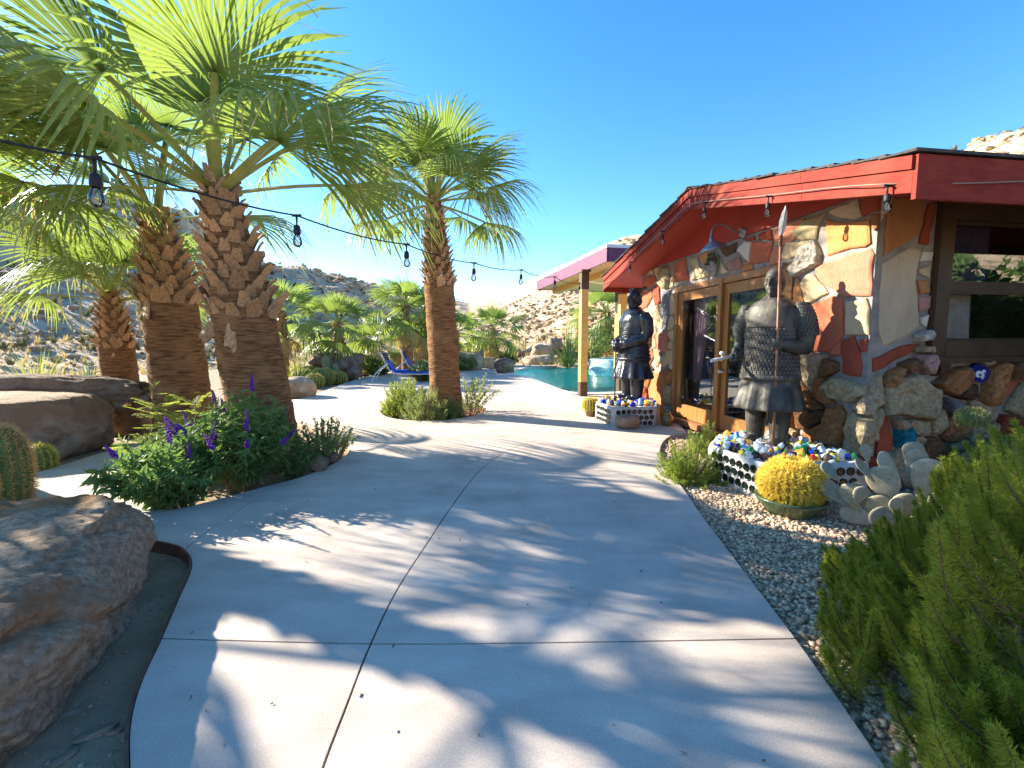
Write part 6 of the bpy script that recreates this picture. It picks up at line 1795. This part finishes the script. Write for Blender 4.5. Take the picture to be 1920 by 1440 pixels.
# ================================================================== loungers, spa, fence and far furniture
M_blue = mat('blue_sling', (.010, .09, .62), (.02, .14, .75), rough=.55, scale=30, trans=.2, tcol=(.02, .15, .8))
M_navy = mat('navy_sling', (.008, .012, .06), (.014, .02, .09), rough=.6, scale=30)
M_white = mat('white_frame', (.72, .72, .74), (.78, .78, .8), rough=.4)
def lounger(label, px_, py_, rz, k):
    b = gp(px_, py_); t_ = thing('sun_lounger', label, 'sun lounger', b, None, 0); rt = rotz(rz)
    def Wd(x, y, z): return b + rt @ Vector((x, y, z))
    def slab(name, P, th, m, par=t_):
        mb = MB(); up = (P[1] - P[0]).cross(P[3] - P[0]).normalized(); mb.prism(P, up * th); return mb.build(name, m, par)
    slab('seat', [Wd(0, -.33, .34), Wd(1.3, -.33, .32), Wd(1.3, .33, .32), Wd(0, .33, .34)], .05, M_blue)
    for j in range(5): slab('backrest_strap', [Wd(-.04 - .075 * j, -.33, .36 + .14 * j), Wd(-.11 - .075 * j, -.33, .49 + .14 * j), Wd(-.11 - .075 * j, .33, .49 + .14 * j), Wd(-.04 - .075 * j, .33, .36 + .14 * j)], -.03, M_navy if j > 2 else M_blue)
    mb = MB(); 
    for s in (-.36, .36): mb.tube(smooth_line([Wd(1.35, s, .30), Wd(.6, s, .30), Wd(0, s, .33), Wd(-.25, s, .62), Wd(-.46, s, 1.08)], 4), .018, 8)
    mb.build('frame', M_white, t_)
    for s in (-.36, .36):
        mb = MB(); mb.tube(smooth_line([Wd(-.28, s, .65), Wd(-.62, s, .35), Wd(-.78, s, .0)], 4), .018, 8); mb.build('leg', M_white, t_)
        mb = MB(); mb.tube([Wd(1.25, s, .30), Wd(1.30, s, 0)], .018, 8); mb.build('leg', M_white, t_)
    slab('towel', [Wd(-.05, -.35, .40), Wd(.42, -.35, .405), Wd(.42, .34, .405), Wd(-.05, .34, .40)], .03, M_blue)
lounger('blue lounger with tall navy back beside the round bed', 742, 716, .10, 0)
lounger('second blue lounger behind the first one near the pool', 775, 706, .12, 1)
# spa
p = gp(1152, 694); mb = MB()
mb.lathe([(1.35, -.3), (1.35, .50), (1.32, .54), (1.05, .54), (1.02, .50), (1.02, .1)], (p.x + .25, p.y + 1.1, 0), 40, 0, False)
spa = thing('raised_spa', 'round raised spa with pale turquoise mosaic wall at the pool edge', 'spa', (p.x + .25, p.y + 1.1, 0))
mb.build('spa_wall', mat('mosaic', (.30, .52, .50), (.62, .72, .66), rough=.3, scale=7, detail=1, contrast=(.4, .6), c3=(.10, .28, .28), c3scale=9), spa, fix=False)
mb = MB(); mb.lathe([(1.03, .44), (.01, .44)], (p.x + .25, p.y + 1.1, 0), 40, 0, False); mb.build('spa_water', MATS['pool_water'], spa, fix=False)
# stone block and bistro things beyond the pool
p = gp(912, 688); mb = MB(); mb.box((p.x, p.y, .22), (1.15, .6, .62), rotz(.15)); o = mb.build('stone_block', M_granite_l)
bv = o.modifiers.new('b', 'BEVEL'); bv.width = .04; bv.segments = 2; tag(o, 'pale square cut stone block beside the dark trunked palm', 'stone block')
M_chair = mat('dark_iron', (.02, .018, .02), (.04, .035, .035), rough=.5, metal=.5)
def iron_chair(label, x, y, rz):
    b = gp(x, y); t_ = thing('garden_chair', label, 'chair', b); rt = rotz(rz); Wd = lambda a, c, z: b + rt @ Vector((a, c, z))
    mb = MB(); mb.prism([Wd(-.24, -.24, .43), Wd(.24, -.24, .43), Wd(.24, .24, .43), Wd(-.24, .24, .43)], (0, 0, .03)); mb.build('seat', M_chair, t_)
    mb = MB(); mb.prism([Wd(-.24, .24, .50), Wd(.24, .24, .50), Wd(.22, .36, .92), Wd(-.22, .36, .92)], rt @ Vector((0, .025, 0))); mb.build('backrest', M_chair, t_)
    for sx in (-.2, .2):
        for sy in (-.2, .2):
            mb = MB(); mb.tube([Wd(sx, sy, .44), Wd(sx * 1.3, sy * 1.3, 0)], .018, 6); mb.build('leg', M_chair, t_)
iron_chair('dark iron chair in front of the rock ledge across the pool', 1056, 684, .6); iron_chair('dark iron chair beside the patio post across the pool', 1112, 684, -.5)
b = gp(1082, 684); tb = thing('garden_table', 'small iron table between two dark chairs across the pool', 'table', b)
mb = MB(); mb.lathe([(.42, .66), (.42, .70)], b, 20); mb.build('table_top', M_chair, tb)
for k in range(3):
    mb = MB(); a = k * 2.094; mb.tube([b + Vector((math.cos(a) * .12, math.sin(a) * .12, .66)), b + Vector((math.cos(a) * .3, math.sin(a) * .3, 0))], .018, 6); mb.build('leg', M_chair, tb)
# palisade of yellow posts
M_ypost = mat('yellow_post', (.46, .30, .09), (.60, .42, .15), rough=.7, scale=6, stretch=(4, 4, 1), objvar=.15)
pal_ = thing('palisade', 'short row of yellow wooden posts climbing beside the dark trunked palm', 'fence', dp(880, 690, 25))
q = random.Random(6)
for k in range(13):
    t = k / 12; x = 874 + 43 * t; d = 25 + 9 * t; b = dp(x, 690 - 28 * t, d); ht = dp(x, 652 - 24 * t + (14 if k == 0 else q.uniform(-3, 3)), d).z
    zb = b.z - .25; mb = MB(); mb.tube([(b.x, b.y, zb), (b.x, b.y, ht)], .09, 10, True, 0, False); mb.build('post', M_ypost, pal_)
def wire_fence(label, pts, h):
    t_ = thing('wire_fence', label, 'fence', pts[0])
    for p in pts:
        mb = MB(); mb.tube([(p.x, p.y, p.z - .3), (p.x, p.y, p.z + h)], .055, 8, True, 0, False); mb.build('post', M_ypost, t_)
    for f in (.35, .65, .95):
        mb = MB(); mb.tube([p + Vector((0, 0, h * f)) for p in pts], .006, 4); mb.build('wire', M_chair, t_)
def on_terrain(x, d): 
    p = dp(x, 638, d); p.z = terrain_z(p.x, p.y); return p
wire_fence('wooden post and wire fence at the foot of the right hill', [on_terrain(x, 36) for x in (942, 963, 985, 1010, 1035, 1062, 1090, 1118, 1146, 1175)], 1.35)
wire_fence('wooden post and wire fence along the foot of the left hill', [on_terrain(x, 30) for x in range(-60, 640, 36)], 1.25)
